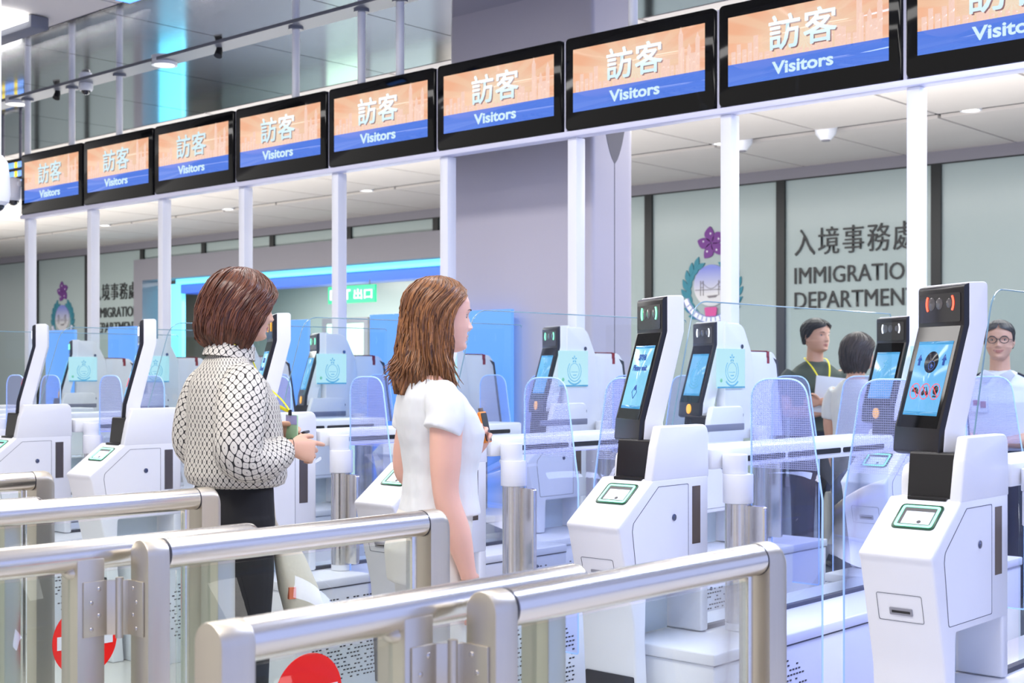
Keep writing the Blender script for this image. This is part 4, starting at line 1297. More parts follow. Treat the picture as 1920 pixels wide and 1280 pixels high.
def hair_mat(name, dark, light, u=46, sh=0.34):
    m = bpy.data.materials.new(name); m.use_nodes = True
    t = m.node_tree; b = t.nodes['Principled BSDF']
    b.inputs['Roughness'].default_value = sh
    uv = t.nodes.new('ShaderNodeUVMap'); mp = t.nodes.new('ShaderNodeMapping')
    mp.inputs['Scale'].default_value = (u, 1.2, 1)
    t.links.new(uv.outputs[0], mp.inputs[0])
    n = t.nodes.new('ShaderNodeTexNoise'); n.inputs['Scale'].default_value = 2.0; n.inputs['Detail'].default_value = 5
    t.links.new(mp.outputs[0], n.inputs['Vector'])
    r = t.nodes.new('ShaderNodeValToRGB')
    r.color_ramp.elements[0].color = lin(dark); r.color_ramp.elements[0].position = 0.34
    r.color_ramp.elements[1].color = lin(light); r.color_ramp.elements[1].position = 0.68
    t.links.new(n.outputs['Fac'], r.inputs[0]); t.links.new(r.outputs[0], b.inputs['Base Color'])
    bp = t.nodes.new('ShaderNodeBump'); bp.inputs['Strength'].default_value = 0.5; bp.inputs['Distance'].default_value = 0.004
    t.links.new(n.outputs['Fac'], bp.inputs['Height']); t.links.new(bp.outputs[0], b.inputs['Normal'])
    return m


def lerp_tab(tab, z):
    if z <= tab[0][0]: return tab[0][1:]
    for a, b in zip(tab, tab[1:]):
        if z <= b[0]:
            t = (z - a[0]) / (b[0] - a[0]); t = t * t * (3 - 2 * t) * 0.5 + t * 0.5
            return tuple(p + (q - p) * t for p, q in zip(a[1:], b[1:]))
    return tab[-1][1:]


HEAD = [(-0.004, 0.022, 0.060, 0.010), (0.004, 0.034, 0.080, 0.030), (0.014, 0.043, 0.088, 0.045), (0.030, 0.052, 0.0865, 0.058), (0.050, 0.060, 0.087, 0.072),
        (0.075, 0.067, 0.088, 0.084), (0.100, 0.071, 0.088, 0.092), (0.125, 0.074, 0.091, 0.097), (0.150, 0.074, 0.090, 0.097), (0.172, 0.069, 0.081, 0.090),
        (0.190, 0.058, 0.066, 0.075), (0.204, 0.040, 0.046, 0.052), (0.212, 0.022, 0.026, 0.028), (0.2155, 0.004, 0.005, 0.005)]
NOSE = [(0.056, 0), (0.060, 0.002), (0.066, 0.0125), (0.072, 0.0200), (0.077, 0.0205), (0.084, 0.0170), (0.096, 0.0100), (0.110, 0.0040), (0.122, 0.0015), (0.13, 0)]


def head_pt(al, z, smile=0.0, male=False):
    wx, fr, bk = lerp_tab(HEAD, z)
    if male and z < 0.07: wx *= 1.08
    sa, ca = math.sin(al), math.cos(al)
    e = 2 / 2.25
    x = wx * math.copysign(abs(sa) ** e, sa)
    y = (fr if ca > 0 else bk) * math.copysign(abs(ca) ** e, ca)
    if ca > 0.15:
        g = lambda v, s: math.exp(-(v / s) ** 2)
        ax = abs(x)
        wn = 0.0065 + 0.0075 * g(z - 0.070, 0.010)
        y += lerp_tab(NOSE, z)[0] * g(x, wn) * 1.0
        y += 0.006 * g(ax - 0.0125, 0.005) * g(z - 0.069, 0.006)
        y -= 0.0085 * g(ax - 0.031, 0.015) * g(z - 0.108, 0.0105)
        y += 0.004 * g(ax - 0.030, 0.020) * g(z - 0.126, 0.008)
        lw = 0.017 + 0.006 * smile
        y += 0.0065 * g(x, lw) * g(z - 0.0480 - smile * 8 * x * x, 0.0048)
        y += 0.0065 * g(x, lw * 0.85) * g(z - 0.0375 - smile * 8 * x * x, 0.0050)
        y -= 0.0050 * g(x, lw) * g(z - 0.0428 - smile * 8 * x * x, 0.0018)
        y -= 0.004 * g(x, 0.02) * g(z - 0.0275, 0.005)
        y += 0.004 * g(x, 0.018) * g(z - 0.012, 0.010)
        y += (0.004 + 0.003 * smile) * g(ax - 0.044, 0.014) * g(z - 0.072, 0.016)
    return x, y, z


def add_head(mb, M, ears=True, smile=0.0, male=False, n=72, rows=84):
    rr = []
    for j in range(rows + 1):
        z = -0.004 + (0.2195) * j / rows
        rr.append([tuple(M @ Vector(head_pt(2 * PI * k / n, z, smile, male))) for k in range(n)])
    mb.loft(rr)
    if ears:
        for s in (-1, 1):
            E = M @ Matrix.Translation((s * 0.0715, -0.012, 0.092)) @ Matrix.Rotation(s * 0.35, 4, 'Z') @ Matrix.Rotation(-0.12, 4, 'X')
            mb.ball((0, 0, 0), (0.007, 0.017, 0.030), 18, 12, 0, E)
            for k in range(1):
                pts = [tuple(E @ Vector((s * 0.006, 0.014 * math.cos(a), 0.027 * math.sin(a)))) for a in [(-0.4 + 4.0 * q / 12) for q in range(13)]]
                mb.tube(pts, 0.0036, 8)


def ballfix():
    pass


def tpl(mb, pts, rad, seg=20, up=None, flat=1.0):
    """smooth tapered limb through control points"""
    P = [Vector(p) for p in pts]
    out, rs = [], []
    n = len(P)
    for i in range(n - 1):
        p0, p1, p2, p3 = P[max(i - 1, 0)], P[i], P[i + 1], P[min(i + 2, n - 1)]
        steps = 6
        for k in range(steps if i < n - 2 else steps + 1):
            t = k / steps
            q = 0.5 * ((2 * p1) + (p2 - p0) * t + (2 * p0 - 5 * p1 + 4 * p2 - p3) * t * t + (3 * p1 - 3 * p2 + p3 - p0) * t ** 3)
            out.append(q); rs.append(rad[i] + (rad[i + 1] - rad[i]) * (t * t * (3 - 2 * t)))
    mb.tube(out, rs, seg, flat=flat, up=up)


def ring_xy(z, cx, cy, rx, ry, n=40, p=2.4, tilt=0.0, front=None):
    o = []
    for k in range(n):
        a = 2 * PI * k / n
        c, s = math.cos(a), math.sin(a)
        yy = ry * math.copysign(abs(s) ** (2 / p), s)
        if front is not None and s > 0: yy *= front
        xx = rx * math.copysign(abs(c) ** (2 / p), c)
        o.append((cx + xx, cy + yy, z + tilt * yy))
    return o


def torso(mb, tab, n=40, p=2.4, uv=None, sub=3):
    """tab rows: z, cy, rx, ry_back, ry_front"""
    zs = []
    for a, b in zip(tab, tab[1:]):
        for k in range(sub): zs.append(a[0] + (b[0] - a[0]) * k / sub)
    zs.append(tab[-1][0])
    rings = []
    for z in zs:
        cy, rx, rb, rf = lerp_tab(tab, z)
        row = []
        for k in range(n):
            a = 2 * PI * k / n - PI / 2
            c, s = math.cos(a), math.sin(a)
            row.append((rx * math.copysign(abs(c) ** (2 / p), c), cy + (rf if s > 0 else rb) * math.copysign(abs(s) ** (2 / p), s), z))
        rings.append(row)
    mb.loft(rings, uv=uv)
    return rings


def hand(mb, M, side, curl=(0.4, 0.45, 0.5, 0.55), thumb=(0.5, 0.35), spread=0.05, s=1.0):
    """hand with wrist at the origin of M, fingers along +y, palm facing -z; side=+1 thumb on +x"""
    def T(v): return tuple(M @ (Vector(v) * s))
    rows = []
    for y, wd, th in ((-0.020, 0.023, 0.017), (0.0, 0.025, 0.016), (0.020, 0.033, 0.016), (0.045, 0.039, 0.0145), (0.070, 0.0405, 0.013), (0.084, 0.0385, 0.0105), (0.090, 0.032, 0.007)):
        rows.append([T((wd * math.copysign(abs(math.cos(a)) ** 0.8, math.cos(a)), y, th * math.copysign(abs(math.sin(a)) ** 0.9, math.sin(a)))) for a in [2 * PI * k / 20 for k in range(20)]])
    mb.loft(rows)
    L = (0.066, 0.075, 0.070, 0.055)
    for k in range(4):
        x = side * (0.030 - 0.0205 * k)
        ang = side * (0.5 - k / 3.0) * -2 * spread
        base = Vector((x, 0.080 - (0.006 if k in (0, 3) else 0), 0.0))
        pts, rs = [base - Vector((0, 0.012, 0))], [0.0088]
        d, p = 0.0, base
        for j, fr in enumerate((0.46, 0.30, 0.24)):
            pts.append(p); rs.append((0.0088, 0.0083, 0.0076)[j] * (0.9 if k == 3 else 1))
            d += curl[k] * (0.9, 1.15, 0.8)[j]
            p = p + Vector((-math.sin(ang) * math.cos(d), math.cos(d) * math.cos(ang), -math.sin(d))) * L[k] * fr
        pts.append(p); rs.append(0.0058 * (0.9 if k == 3 else 1))
        tpl(mb, [T(q) for q in pts], [r * s for r in rs], 12)
    th_o, th_d = thumb
    b0 = Vector((side * 0.020, 0.012, -0.004)); b1 = Vector((side * 0.040, 0.036, -0.010 - 0.012 * th_d))
    dirv = Vector((side * math.sin(th_o), math.cos(th_o), -th_d)).normalized()
    b2 = b1 + dirv * 0.032
    dir2 = Vector((side * math.sin(th_o * 0.4), math.cos(th_o * 0.4), -th_d * 1.3)).normalized()
    b3 = b2 + dir2 * 0.026
    tpl(mb, [T(b0), T(b1), T(b2), T(b3)], [0.012 * s, 0.0115 * s, 0.0096 * s, 0.0064 * s], 12)


def remesh(mb, name, mats, parent, voxel=0.005, smooth=3, assign=None):
    me = bpy.data.meshes.new(name)
    me.from_pydata([tuple(v) for v in mb.v], [], mb.f)
    bm = bmesh.new(); bm.from_mesh(me); bmesh.ops.recalc_face_normals(bm, faces=bm.faces); bm.to_mesh(me); bm.free()
    o = bpy.data.objects.new(name, me); COL.objects.link(o)
    r = o.modifiers.new('r', 'REMESH'); r.mode = 'VOXEL'; r.voxel_size = voxel
    if smooth:
        sm = o.modifiers.new('s', 'SMOOTH'); sm.factor = 0.5; sm.iterations = smooth
    bpy.context.view_layer.update()
    m2 = bpy.data.meshes.new_from_object(o.evaluated_get(bpy.context.evaluated_depsgraph_get()))
    m2.name = name
    bpy.data.objects.remove(o); bpy.data.meshes.remove(me)
    m2.materials.clear()
    for m in (mats if isinstance(mats, (list, tuple)) else [mats]): m2.materials.append(m)
    m2.polygons.foreach_set('use_smooth', [True] * len(m2.polygons))
    if assign:
        for p in m2.polygons:
            k = assign(p.center)
            if k: p.material_index = k
    o2 = bpy.data.objects.new(name, m2); COL.objects.link(o2)
    if parent is not None: o2.parent = parent
    return o2


def lips_of(M, smile=0.0):
    I = M.inverted()
    def f(c):
        q = I @ c
        zz = q.z - smile * 8 * q.x * q.x
        if q.y > 0.06 and abs(q.x) < 0.023 + 0.006 * smile:
            w_ = 1 - (abs(q.x) / (0.0235 + 0.006 * smile)) ** 2
            if 0.0428 - 0.0100 * w_ < zz < 0.0428 + 0.0085 * w_: return 1
        return 0
    return f


def face_bits(t, M, smile=0.0, male=False, squint=0.0):
    e = MB(); ir = MB(); lid = MB(); br = MB()
    for s in (-1, 1):
        x = s * 0.031
        y = head_pt(math.asin(min(0.99, 0.031 / 0.072)), 0.108)[1] - 0.0080
        c = M @ Vector((x, y, 0.108))
        e.ball(tuple(c), 0.0115, 18, 12)
        yy = M @ Vector((x + s * 0.001, y + 0.0082, 0.108))
        ir.ball(tuple(yy), (0.0052, 0.0042, 0.0052), 14, 10)
        for up, r in ((1, 0.0014), (-1, 0.0008)):
            pts = []
            for k in range(9):
                a = (k / 8 - 0.5) * 2.2
                pts.append(tuple(M @ Vector((x + 0.0125 * math.sin(a) * 1.05, y + 0.0118 * math.cos(a) * 0.95 + 0.0005, 0.108 + up * (0.0052 - squint) * math.cos(a * 0.95)))))
            lid.tube(pts, r, 6)
        pts = []
        for k in range(8):
            u = k / 7
            xx = x + s * (-0.013 + 0.032 * u)
            al = math.asin(max(-0.99, min(0.99, xx / 0.0745)))
            zz = 0.1245 + 0.005 * math.sin(PI * min(u * 0.8 + 0.05, 1)) - 0.002 * u
            p = head_pt(al, zz)
            pts.append(tuple(M @ Vector((xx, p[1] + 0.001, zz))))
        br.tube(pts, [0.0016, 0.0026, 0.0029, 0.0029, 0.0027, 0.0023, 0.0017, 0.0008] if not male else [0.002, 0.0034, 0.0038, 0.0038, 0.0036, 0.003, 0.0022, 0.001], 8, flat=0.6)
    eo = e.build('eyes', M_EYEW, t)
    ir.build('iris', M_EYED, eo)
    lid.build('eyelashes', M_BROW, eo)
    br.build('eyebrows', M_BROW, t)


def fract_noise(a, b=0.0):
    return math.sin(a * 3.1 + b) * 0.5 + math.sin(a * 7.7 + 1.3 + b * 2) * 0.3 + math.sin(a * 17.3 + 0.7) * 0.2


def hair_shell(t, M, tab, m, seed=1, amp=0.006, nlock=170, tipvar=0.02, flick=0.03, lock_r=0.0042, cols=150, lift=0.0, wave=0.004):
    """tab rows bottom..top: z, half width, back, front, opening angle (deg); a draped shell with grooves plus free tapered locks"""
    rr = random.Random(seed)
    zt, zb = tab[-1][0], tab[0][0]
    rows = 46
    ph = rr.random() * 10

    def pt(u, v, out=0.0):
        """u 0..1 around, v 0 crown .. 1 tip"""
        z = zt + (zb - zt) * (1 - (1 - v) ** 1.0) if v > 0.28 else zt + (zb - zt) * 0.28 * (v / 0.28) ** 1.7
        wx, bk, fr, op = lerp_tab(tab, z)
        oa = math.radians(op)
        al = oa + (2 * PI - 2 * oa) * u
        g = fract_noise(u * 40 + ph + 1.3 * math.sin(v * 5 + u * 9), ph) * amp * min(1, v * 3)
        wv = wave * math.sin(v * 14 + u * 30 + ph) * max(0, v - 0.45) * 2.2
        k = 1 + (g + wv + out) / max(0.03, (bk + wx) / 2)
        sa, ca = math.sin(al), math.cos(al)
        x = wx * sa * k
        y = (fr if ca > 0 else bk) * ca * k
        dz = (fract_noise(u * 23 + ph * 2, 1.0) * tipvar) * max(0, (v - 0.6) / 0.4) ** 2
        return Vector((x, y - 0.008, z + dz))
    mb = MB()
    rings = [[tuple(M @ pt(k / (cols - 1), j / rows)) for k in range(cols)] for j in range(rows + 1)]
    inner = [[tuple(M @ pt(k / (cols - 1), j / rows, -0.010)) for k in range(cols)] for j in range(rows + 1)]
    base = len(mb.v)
    for g_ in (rings, inner):
        b0 = len(mb.v)
        for r in g_: mb.v += r
        for j in range(rows):
            for k in range(cols - 1):
                f = (b0 + j * cols + k, b0 + j * cols + k + 1, b0 + (j + 1) * cols + k + 1, b0 + (j + 1) * cols + k)
                if g_ is inner: f = f[::-1]
                mb.uv[len(mb.f)] = [(q / cols, w_ / rows) for q, w_ in ((k, j), (k + 1, j), (k + 1, j + 1), (k, j + 1))] if g_ is rings else [(q / cols, w_ / rows) for q, w_ in ((k, j + 1), (k + 1, j + 1), (k + 1, j), (k, j))]
                mb.f.append(f); mb.m.append(0)
    n_ = (rows + 1) * cols
    for j in range(rows):                     # side edges
        for k in (0, cols - 1):
            a, b = base + j * cols + k, base + (j + 1) * cols + k
            mb.f.append((a, b, b + n_, a + n_)); mb.m.append(0)
    for k in range(cols - 1):                 # tips
        a = base + rows * cols + k
        mb.f.append((a, a + 1, a + 1 + n_, a + n_)); mb.m.append(0)
    for i in range(nlock):
        u = rr.random(); u = min(max(u + rr.uniform(-0.02, 0.02), 0.004), 0.996)
        v0 = rr.choice((0.05, 0.1, 0.2, 0.3, 0.45)) * rr.uniform(0.6, 1.2); v1 = rr.uniform(0.8, 1.0)
        o_ = rr.uniform(0.0, 0.004) + lift
        dr = rr.uniform(-0.03, 0.03); fl = rr.uniform(0, flick)
        pts, rs = [], []
        N = 14
        for k in range(N + 1):
            s = k / N
            v = v0 + (v1 - v0) * s
            uu = min(max(u + dr * s * 0.5 + 0.006 * math.sin(s * 6 + i), 0.002), 0.998)
            q = pt(uu, v, o_ + fl * max(0, s - 0.72) ** 2 * 9)
            pts.append(tuple(M @ q)); rs.append(lock_r * math.sin(PI * (0.12 + 0.86 * s)) ** 0.7 * rr.uniform(0.85, 1.1))
        b0 = len(mb.f)
        mb.tube(pts, rs, 6, flat=0.45)
        for fi in range(b0, len(mb.f)):
            nv = len(mb.f[fi])
            mb.uv[fi] = [(u + 0.37 * i % 1 + 0.001 * q, (fi - b0) / 84.0) for q in range(nv)]
    return mb.build('hair', m, t, smooth=0, fix=False)


def PM(loc, rz):
    return Matrix.Translation(loc) @ Matrix.Rotation(rz, 4, 'Z')


def prop(name, loc, M, label, cat, group=None):
    c = M @ Vector(loc)
    t = tag(empty(name, c), label, cat, group)
    t.rotation_euler = M.to_euler()
    return t


def shoe(mb, x, y, s=1.0, rz=0.0):
    Rm = Matrix.Translation((x, y, 0)) @ Matrix.Rotation(rz, 4, 'Z')
    rows = []
    for yy, wd, h in ((-0.085, 0.020, 0.055), (-0.075, 0.032, 0.085), (-0.03, 0.036, 0.095), (0.02, 0.040, 0.075), (0.08, 0.046, 0.052), (0.125, 0.042, 0.040), (0.152, 0.026, 0.026), (0.158, 0.010, 0.018)):
        rows.append([tuple(Rm @ Vector((wd * s * math.cos(a), yy * s, max(0.0, (h / 2 + h / 2 * math.sin(a)) * s)))) for a in [2 * PI * k / 18 for k in range(18)]])
    mb.loft(rows)


# ---- woman in the white T-shirt
W2 = PM((-2.955, 2.925, 0), math.radians(-28.4))
w2 = tag(empty('person', W2.to_translation(), math.radians(-28.4)), 'woman with long brown hair in white T-shirt facing the Please wait kiosk, one arm hanging', 'person')
MH2 = Matrix.Translation((0, 0.004, 1.402)) @ Matrix.Rotation(math.radians(-3), 4, 'X')
b = MB()
add_head(b, MH2, ears=False)
tpl(b, [(0, -0.022, 1.45), (0, -0.026, 1.39), (0, -0.036, 1.31), (0, -0.04, 1.24)], [0.048, 0.050, 0.056, 0.075], 24)
torso(b, [(0.84, -0.01, 0.135, 0.105, 0.095), (1.00, 0.0, 0.118, 0.085, 0.088), (1.14, 0.0, 0.138, 0.098, 0.105), (1.26, -0.015, 0.150, 0.085, 0.080), (1.325, -0.03, 0.090, 0.055, 0.050)])
tpl(b, [(0.135, -0.020, 1.265), (0.172, -0.022, 1.20), (0.186, -0.028, 1.09), (0.193, -0.028, 0.975), (0.202, 0.002, 0.87), (0.206, 0.036, 0.74), (0.207, 0.042, 0.71)],
    [0.050, 0.0500, 0.047, 0.0385, 0.0395, 0.0245, 0.0225], 24)
hand(b, Matrix.Translation((0.207, 0.046, 0.722)) @ Matrix.Rotation(math.radians(-90), 4, 'X') @ Matrix.Rotation(math.radians(90), 4, 'Y') @ Matrix.Rotation(math.radians(6), 4, 'X'), -1, (0.3, 0.34, 0.38, 0.42), (0.35, 0.3), s=0.95)
tpl(b, [(-0.135, -0.02, 1.26), (-0.172, -0.030, 1.18), (-0.190, -0.046, 1.08), (-0.195, -0.036, 1.005), (-0.155, 0.045, 1.012), (-0.105, 0.128, 1.058), (-0.098, 0.142, 1.066)],
    [0.050, 0.046, 0.042, 0.038, 0.040, 0.027, 0.0245], 24)
HL = Matrix.Translation((-0.094, 0.140, 1.075)) @ Matrix.Rotation(math.radians(-52), 4, 'Z') @ Matrix.Rotation(math.radians(62), 4, 'X') @ Matrix.Rotation(math.radians(-60), 4, 'Y')
hand(b, HL, 1, (0.55, 0.62, 0.68, 0.75), (0.45, 0.6), s=0.95)
for s in (-1, 1):
    tpl(b, [(s * 0.085, -0.01, 0.86), (s * 0.090, 0.0, 0.66), (s * 0.088, 0.005, 0.46), (s * 0.088, -0.012, 0.28), (s * 0.088, -0.02, 0.07)], [0.070, 0.072, 0.054, 0.050, 0.034], 22)
remesh(b, 'body', [M_SKIN, M_LIPS], w2, 0.0036, 3, lips_of(MH2))
face_bits(w2, MH2)
sh = MB()
TS = [(0.902, 0.004, 0.150, 0.118, 0.125), (0.96, 0.004, 0.140, 0.106, 0.116), (1.03, 0.006, 0.136, 0.103, 0.112), (1.10, 0.008, 0.146, 0.114, 0.126), (1.15, 0.006, 0.153, 0.122, 0.136), (1.20, 0.0, 0.158, 0.122, 0.118),
      (1.255, -0.012, 0.158, 0.106, 0.090), (1.295, -0.024, 0.128, 0.080, 0.064), (1.322, -0.032, 0.085, 0.058, 0.046), (1.345, -0.032, 0.064, 0.054, 0.046)]
torso(sh, TS, 48)
tpl(sh, [(0.110, -0.022, 1.272), (0.160, -0.024, 1.235), (0.178, -0.026, 1.200), (0.183, -0.032, 1.180), (0.186, -0.040, 1.160)], [0.052, 0.0580, 0.0575, 0.0575, 0.058], 26)
tpl(sh, [(-0.110, -0.02, 1.272), (-0.160, -0.030, 1.225), (-0.176, -0.036, 1.18), (-0.184, -0.042, 1.150)], [0.058, 0.060, 0.057, 0.054], 26)
remesh(sh, 'shirt', M_WHITECLOTH, w2, 0.005, 4)
MB().loft([[(p[0] * k, -0.032 + (p[1] + 0.032) * k, z) for p in ring_xy(0, 0, -0.030, 0.062, 0.054)] for k, z in ((1.06, 1.333), (1.10, 1.350), (1.04, 1.358), (0.98, 1.345))], caps=False).build('collar', M_WHITECLOTH, w2, smooth=60)
tr = MB()
torso(tr, [(0.70, -0.018, 0.168, 0.130, 0.112), (0.80, -0.022, 0.172, 0.134, 0.112), (0.88, -0.008, 0.152, 0.118, 0.108), (0.945, 0.002, 0.132, 0.102, 0.104)])
for s in (-1, 1):
    tpl(tr, [(s * 0.083, -0.014, 0.80), (s * 0.090, -0.008, 0.66), (s * 0.092, 0.0, 0.45), (s * 0.094, -0.002, 0.25), (s * 0.094, -0.005, 0.06)], [0.098, 0.098, 0.092, 0.094, 0.098], 24)
remesh(tr, 'trousers', M_IVORY, w2, 0.006, 3)
fs = MB()
for s in (-1, 1): shoe(fs, s * 0.094, 0.01)
fs.build('shoes', M_SHOEW, w2, smooth=50)
M_HAIR2 = hair_mat('brown_highlighted_hair', (66, 38, 22), (176, 118, 70), 46)
T2 = [(-0.125, 0.086, 0.118, 0.080, 60), (-0.105, 0.096, 0.124, 0.084, 58), (-0.06, 0.094, 0.120, 0.082, 62), (-0.01, 0.090, 0.115, 0.080, 68), (0.04, 0.088, 0.112, 0.082, 70), (0.08, 0.088, 0.111, 0.085, 72),
      (0.12, 0.088, 0.111, 0.090, 66), (0.15, 0.087, 0.108, 0.094, 50), (0.172, 0.083, 0.102, 0.092, 30), (0.190, 0.074, 0.090, 0.082, 8), (0.208, 0.058, 0.072, 0.064, 0.5), (0.222, 0.036, 0.046, 0.040, 0.3), (0.229, 0.006, 0.008, 0.007, 0.2)]
hair_shell(w2, MH2, T2, M_HAIR2, 5, 0.0065, 260, 0.026, 0.045, wave=0.010)
bc = MB()
for dz, rr_ in ((0.0, 0.0262), (0.008, 0.0268)):
    pts = [(0.206 + rr_ * math.cos(a), 0.040 + rr_ * math.sin(a), 0.722 + dz + 0.004 * math.sin(a)) for a in [2 * PI * k / 30 for k in range(31)]]
    bc.tube(pts, 0.0013, 6, caps=False)
bc.build('bracelet', mat('silver_bracelet', (200, 186, 160), 0.25, 1.0), w2)

# phone and its case charm in her raised hand
t = prop('phone', (-0.075, 0.178, 1.165), W2, 'orange rimmed phone with a dark case held up by the woman in the white T-shirt', 'phone')
q = Matrix.Rotation(math.radians(-35), 4, 'Z') @ Matrix.Rotation(math.radians(12), 4, 'X')
def xf(mb, M):
    mb.v = [tuple(M @ Vector(v)) for v in mb.v]; return mb
pp = rpoly([(-0.034, -0.055), (0.034, -0.055), (0.034, 0.045), (-0.034, 0.045)], 0.009)
xf(MB().prism(pp, 'y', -0.005, 0.005), q).build('case', mat('orange_phone_case', (240, 140, 40), 0.4), t, bevel=0.0015)
xf(MB().prism(rpoly([(-0.030, -0.050), (0.030, -0.050), (0.030, 0.040), (-0.030, 0.040)], 0.007), 'y', -0.0062, 0.0062), q).build('body', M_BLACK, t)
c = MB()
for k in range(7):
    c.ball((-0.030 + 0.004 * (k % 3), -0.010 - 0.002 * k, 0.030 - 0.012 * k), (0.008, 0.007, 0.008), 10, 8)
c.box(-0.05, -0.02, -0.016, -0.008, 0.03, 0.058)
xf(c, q).build('charm', mat('brown_charm_leather', (92, 74, 64), 0.5, var=0.3, vscale=60), t, bevel=0.001)

# ---- woman in the patterned blouse
RZ1 = math.radians(-14)
W1 = PM((-3.825, 2.811, 0), RZ1)
w1 = tag(empty('person', W1.to_translation(), RZ1), 'woman with a brown bob in black and white patterned blouse and black trousers', 'person')
MH1 = Matrix.Translation((0, 0.014, 1.452)) @ Matrix.Rotation(math.radians(-13), 4, 'Z') @ Matrix.Rotation(math.radians(-8), 4, 'X') @ Matrix.Scale(1.05, 4)
b = MB()
add_head(b, MH1, ears=False)
tpl(b, [(0, 0.015, 1.50), (0, 0.0, 1.44), (0, -0.022, 1.375), (0, -0.03, 1.28)], [0.052, 0.055, 0.062, 0.085], 24)
torso(b, [(0.85, 0.0, 0.145, 0.115, 0.105), (1.05, 0.0, 0.140, 0.100, 0.105), (1.20, 0.0, 0.155, 0.110, 0.115), (1.31, -0.015, 0.155, 0.090, 0.085), (1.375, -0.025, 0.09, 0.06, 0.055)])
tpl(b, [(0.14, -0.03, 1.31), (0.185, -0.05, 1.24), (0.215, -0.080, 1.13), (0.222, -0.078, 1.055), (0.175, 0.03, 1.050), (0.132, 0.135, 1.075), (0.126, 0.150, 1.078)], [0.05, 0.05, 0.046, 0.040, 0.040, 0.028, 0.0255], 22)
HR1 = Matrix.Translation((0.124, 0.154, 1.078)) @ Matrix.Rotation(math.radians(6), 4, 'Z') @ Matrix.Rotation(math.radians(-14), 4, 'X') @ Matrix.Rotation(math.radians(-98), 4, 'Y')
hand(b, HR1, 1 * -1, (0.18, 0.75, 0.85, 0.9), (0.75, 0.1), s=1.0) if False else hand(b, Matrix.Translation((0.124, 0.154, 1.078)) @ Matrix.Rotation(math.radians(4), 4, 'Z') @ Matrix.Rotation(math.radians(-12), 4, 'X') @ Matrix.Rotation(math.radians(80), 4, 'Y'), -1, (0.16, 0.7, 0.85, 0.9), (0.35, 0.1), s=1.02)
tpl(b, [(-0.14, -0.03, 1.31), (-0.19, -0.05, 1.22), (-0.215, -0.065, 1.12), (-0.212, -0.05, 1.06), (-0.14, 0.06, 1.075), (-0.055, 0.155, 1.115), (-0.044, 0.168, 1.12)], [0.05, 0.048, 0.044, 0.040, 0.040, 0.028, 0.0255], 22)
hand(b, Matrix.Translation((-0.042, 0.170, 1.122)) @ Matrix.Rotation(math.radians(-52), 4, 'Z') @ Matrix.Rotation(math.radians(-6), 4, 'X') @ Matrix.Rotation(math.radians(-70), 4, 'Y'), 1, (0.5, 0.6, 0.65, 0.7), (0.25, 0.15), s=0.98)
for s in (-1, 1):
    tpl(b, [(s * 0.088, 0, 0.88), (s * 0.092, 0.0, 0.68), (s * 0.09, 0.005, 0.47), (s * 0.09, -0.01, 0.28), (s * 0.09, -0.02, 0.07)], [0.074, 0.078, 0.058, 0.052, 0.036], 22)
remesh(b, 'body', [M_SKIN2, M_LIPS], w1, 0.0036, 3, lips_of(MH1))
face_bits(w1, MH1)

M_BLOUSE = bpy.data.materials.new('ogee_lattice_blouse'); M_BLOUSE.use_nodes = True
_t = M_BLOUSE.node_tree; _b = _t.nodes['Principled BSDF']; _b.inputs['Roughness'].default_value = 0.6


def _m(op, a, bb=None, c=None):
    n = _t.nodes.new('ShaderNodeMath'); n.operation = op
    for i, v in enumerate((a, bb, c)):
        if v is None: continue
        if isinstance(v, (int, float)): n.inputs[i].default_value = v
        else: _t.links.new(v, n.inputs[i])
    return n.outputs[0]


_uv = _t.nodes.new('ShaderNodeUVMap'); _s = _t.nodes.new('ShaderNodeSeparateXYZ'); _t.links.new(_uv.outputs[0], _s.inputs[0])
_U, _V = _s.outputs['X'], _s.outputs['Y']
# ogee lattice: two mirrored wavy lines per column, a dot in every cell
_sv = _m('MULTIPLY', _m('SINE', _m('MULTIPLY', _V, 2 * PI)), 0.06)
_ab = _m('ADD', _m('ADD', _U, _V), _sv); _bb_ = _m('SUBTRACT', _m('SUBTRACT', _U, _V), _sv)
_fa, _fb = _m('FRACT', _ab), _m('FRACT', _bb_)
_da = _m('ABSOLUTE', _m('SUBTRACT', _fa, 0.5)); _db = _m('ABSOLUTE', _m('SUBTRACT', _fb, 0.5))
# rounded square cell: p-norm distance
_pn = _m('POWER', _m('ADD', _m('POWER', _da, 4.0), _m('POWER', _db, 4.0)), 0.25)
_line = _m('GREATER_THAN', _pn, 0.452)
_dot = _m('LESS_THAN', _m('ADD', _m('MULTIPLY', _da, _da), _m('MULTIPLY', _db, _db)), 0.0034)
_ink = _m('MAXIMUM', _line, _dot)
_mx = _t.nodes.new('ShaderNodeMix'); _mx.data_type = 'RGBA'
_mx.inputs[6].default_value = lin((222, 216, 204)); _mx.inputs[7].default_value = lin((34, 32, 32))
_t.links.new(_ink, _mx.inputs[0]); _t.links.new(_mx.outputs[2], _b.inputs['Base Color'])
bl = MB()
BT = [(0.945, 0.004, 0.168, 0.128, 0.135), (0.955, 0.004, 0.186, 0.150, 0.152), (0.985, 0.004, 0.194, 0.160, 0.160), (1.03, 0.002, 0.192, 0.156, 0.158), (1.12, 0.0, 0.186, 0.150, 0.152), (1.22, -0.006, 0.184, 0.146, 0.142),
      (1.29, -0.016, 0.180, 0.126, 0.112), (1.335, -0.024, 0.152, 0.098, 0.080), (1.372, -0.026, 0.104, 0.074, 0.060), (1.395, -0.020, 0.072, 0.064, 0.060)]
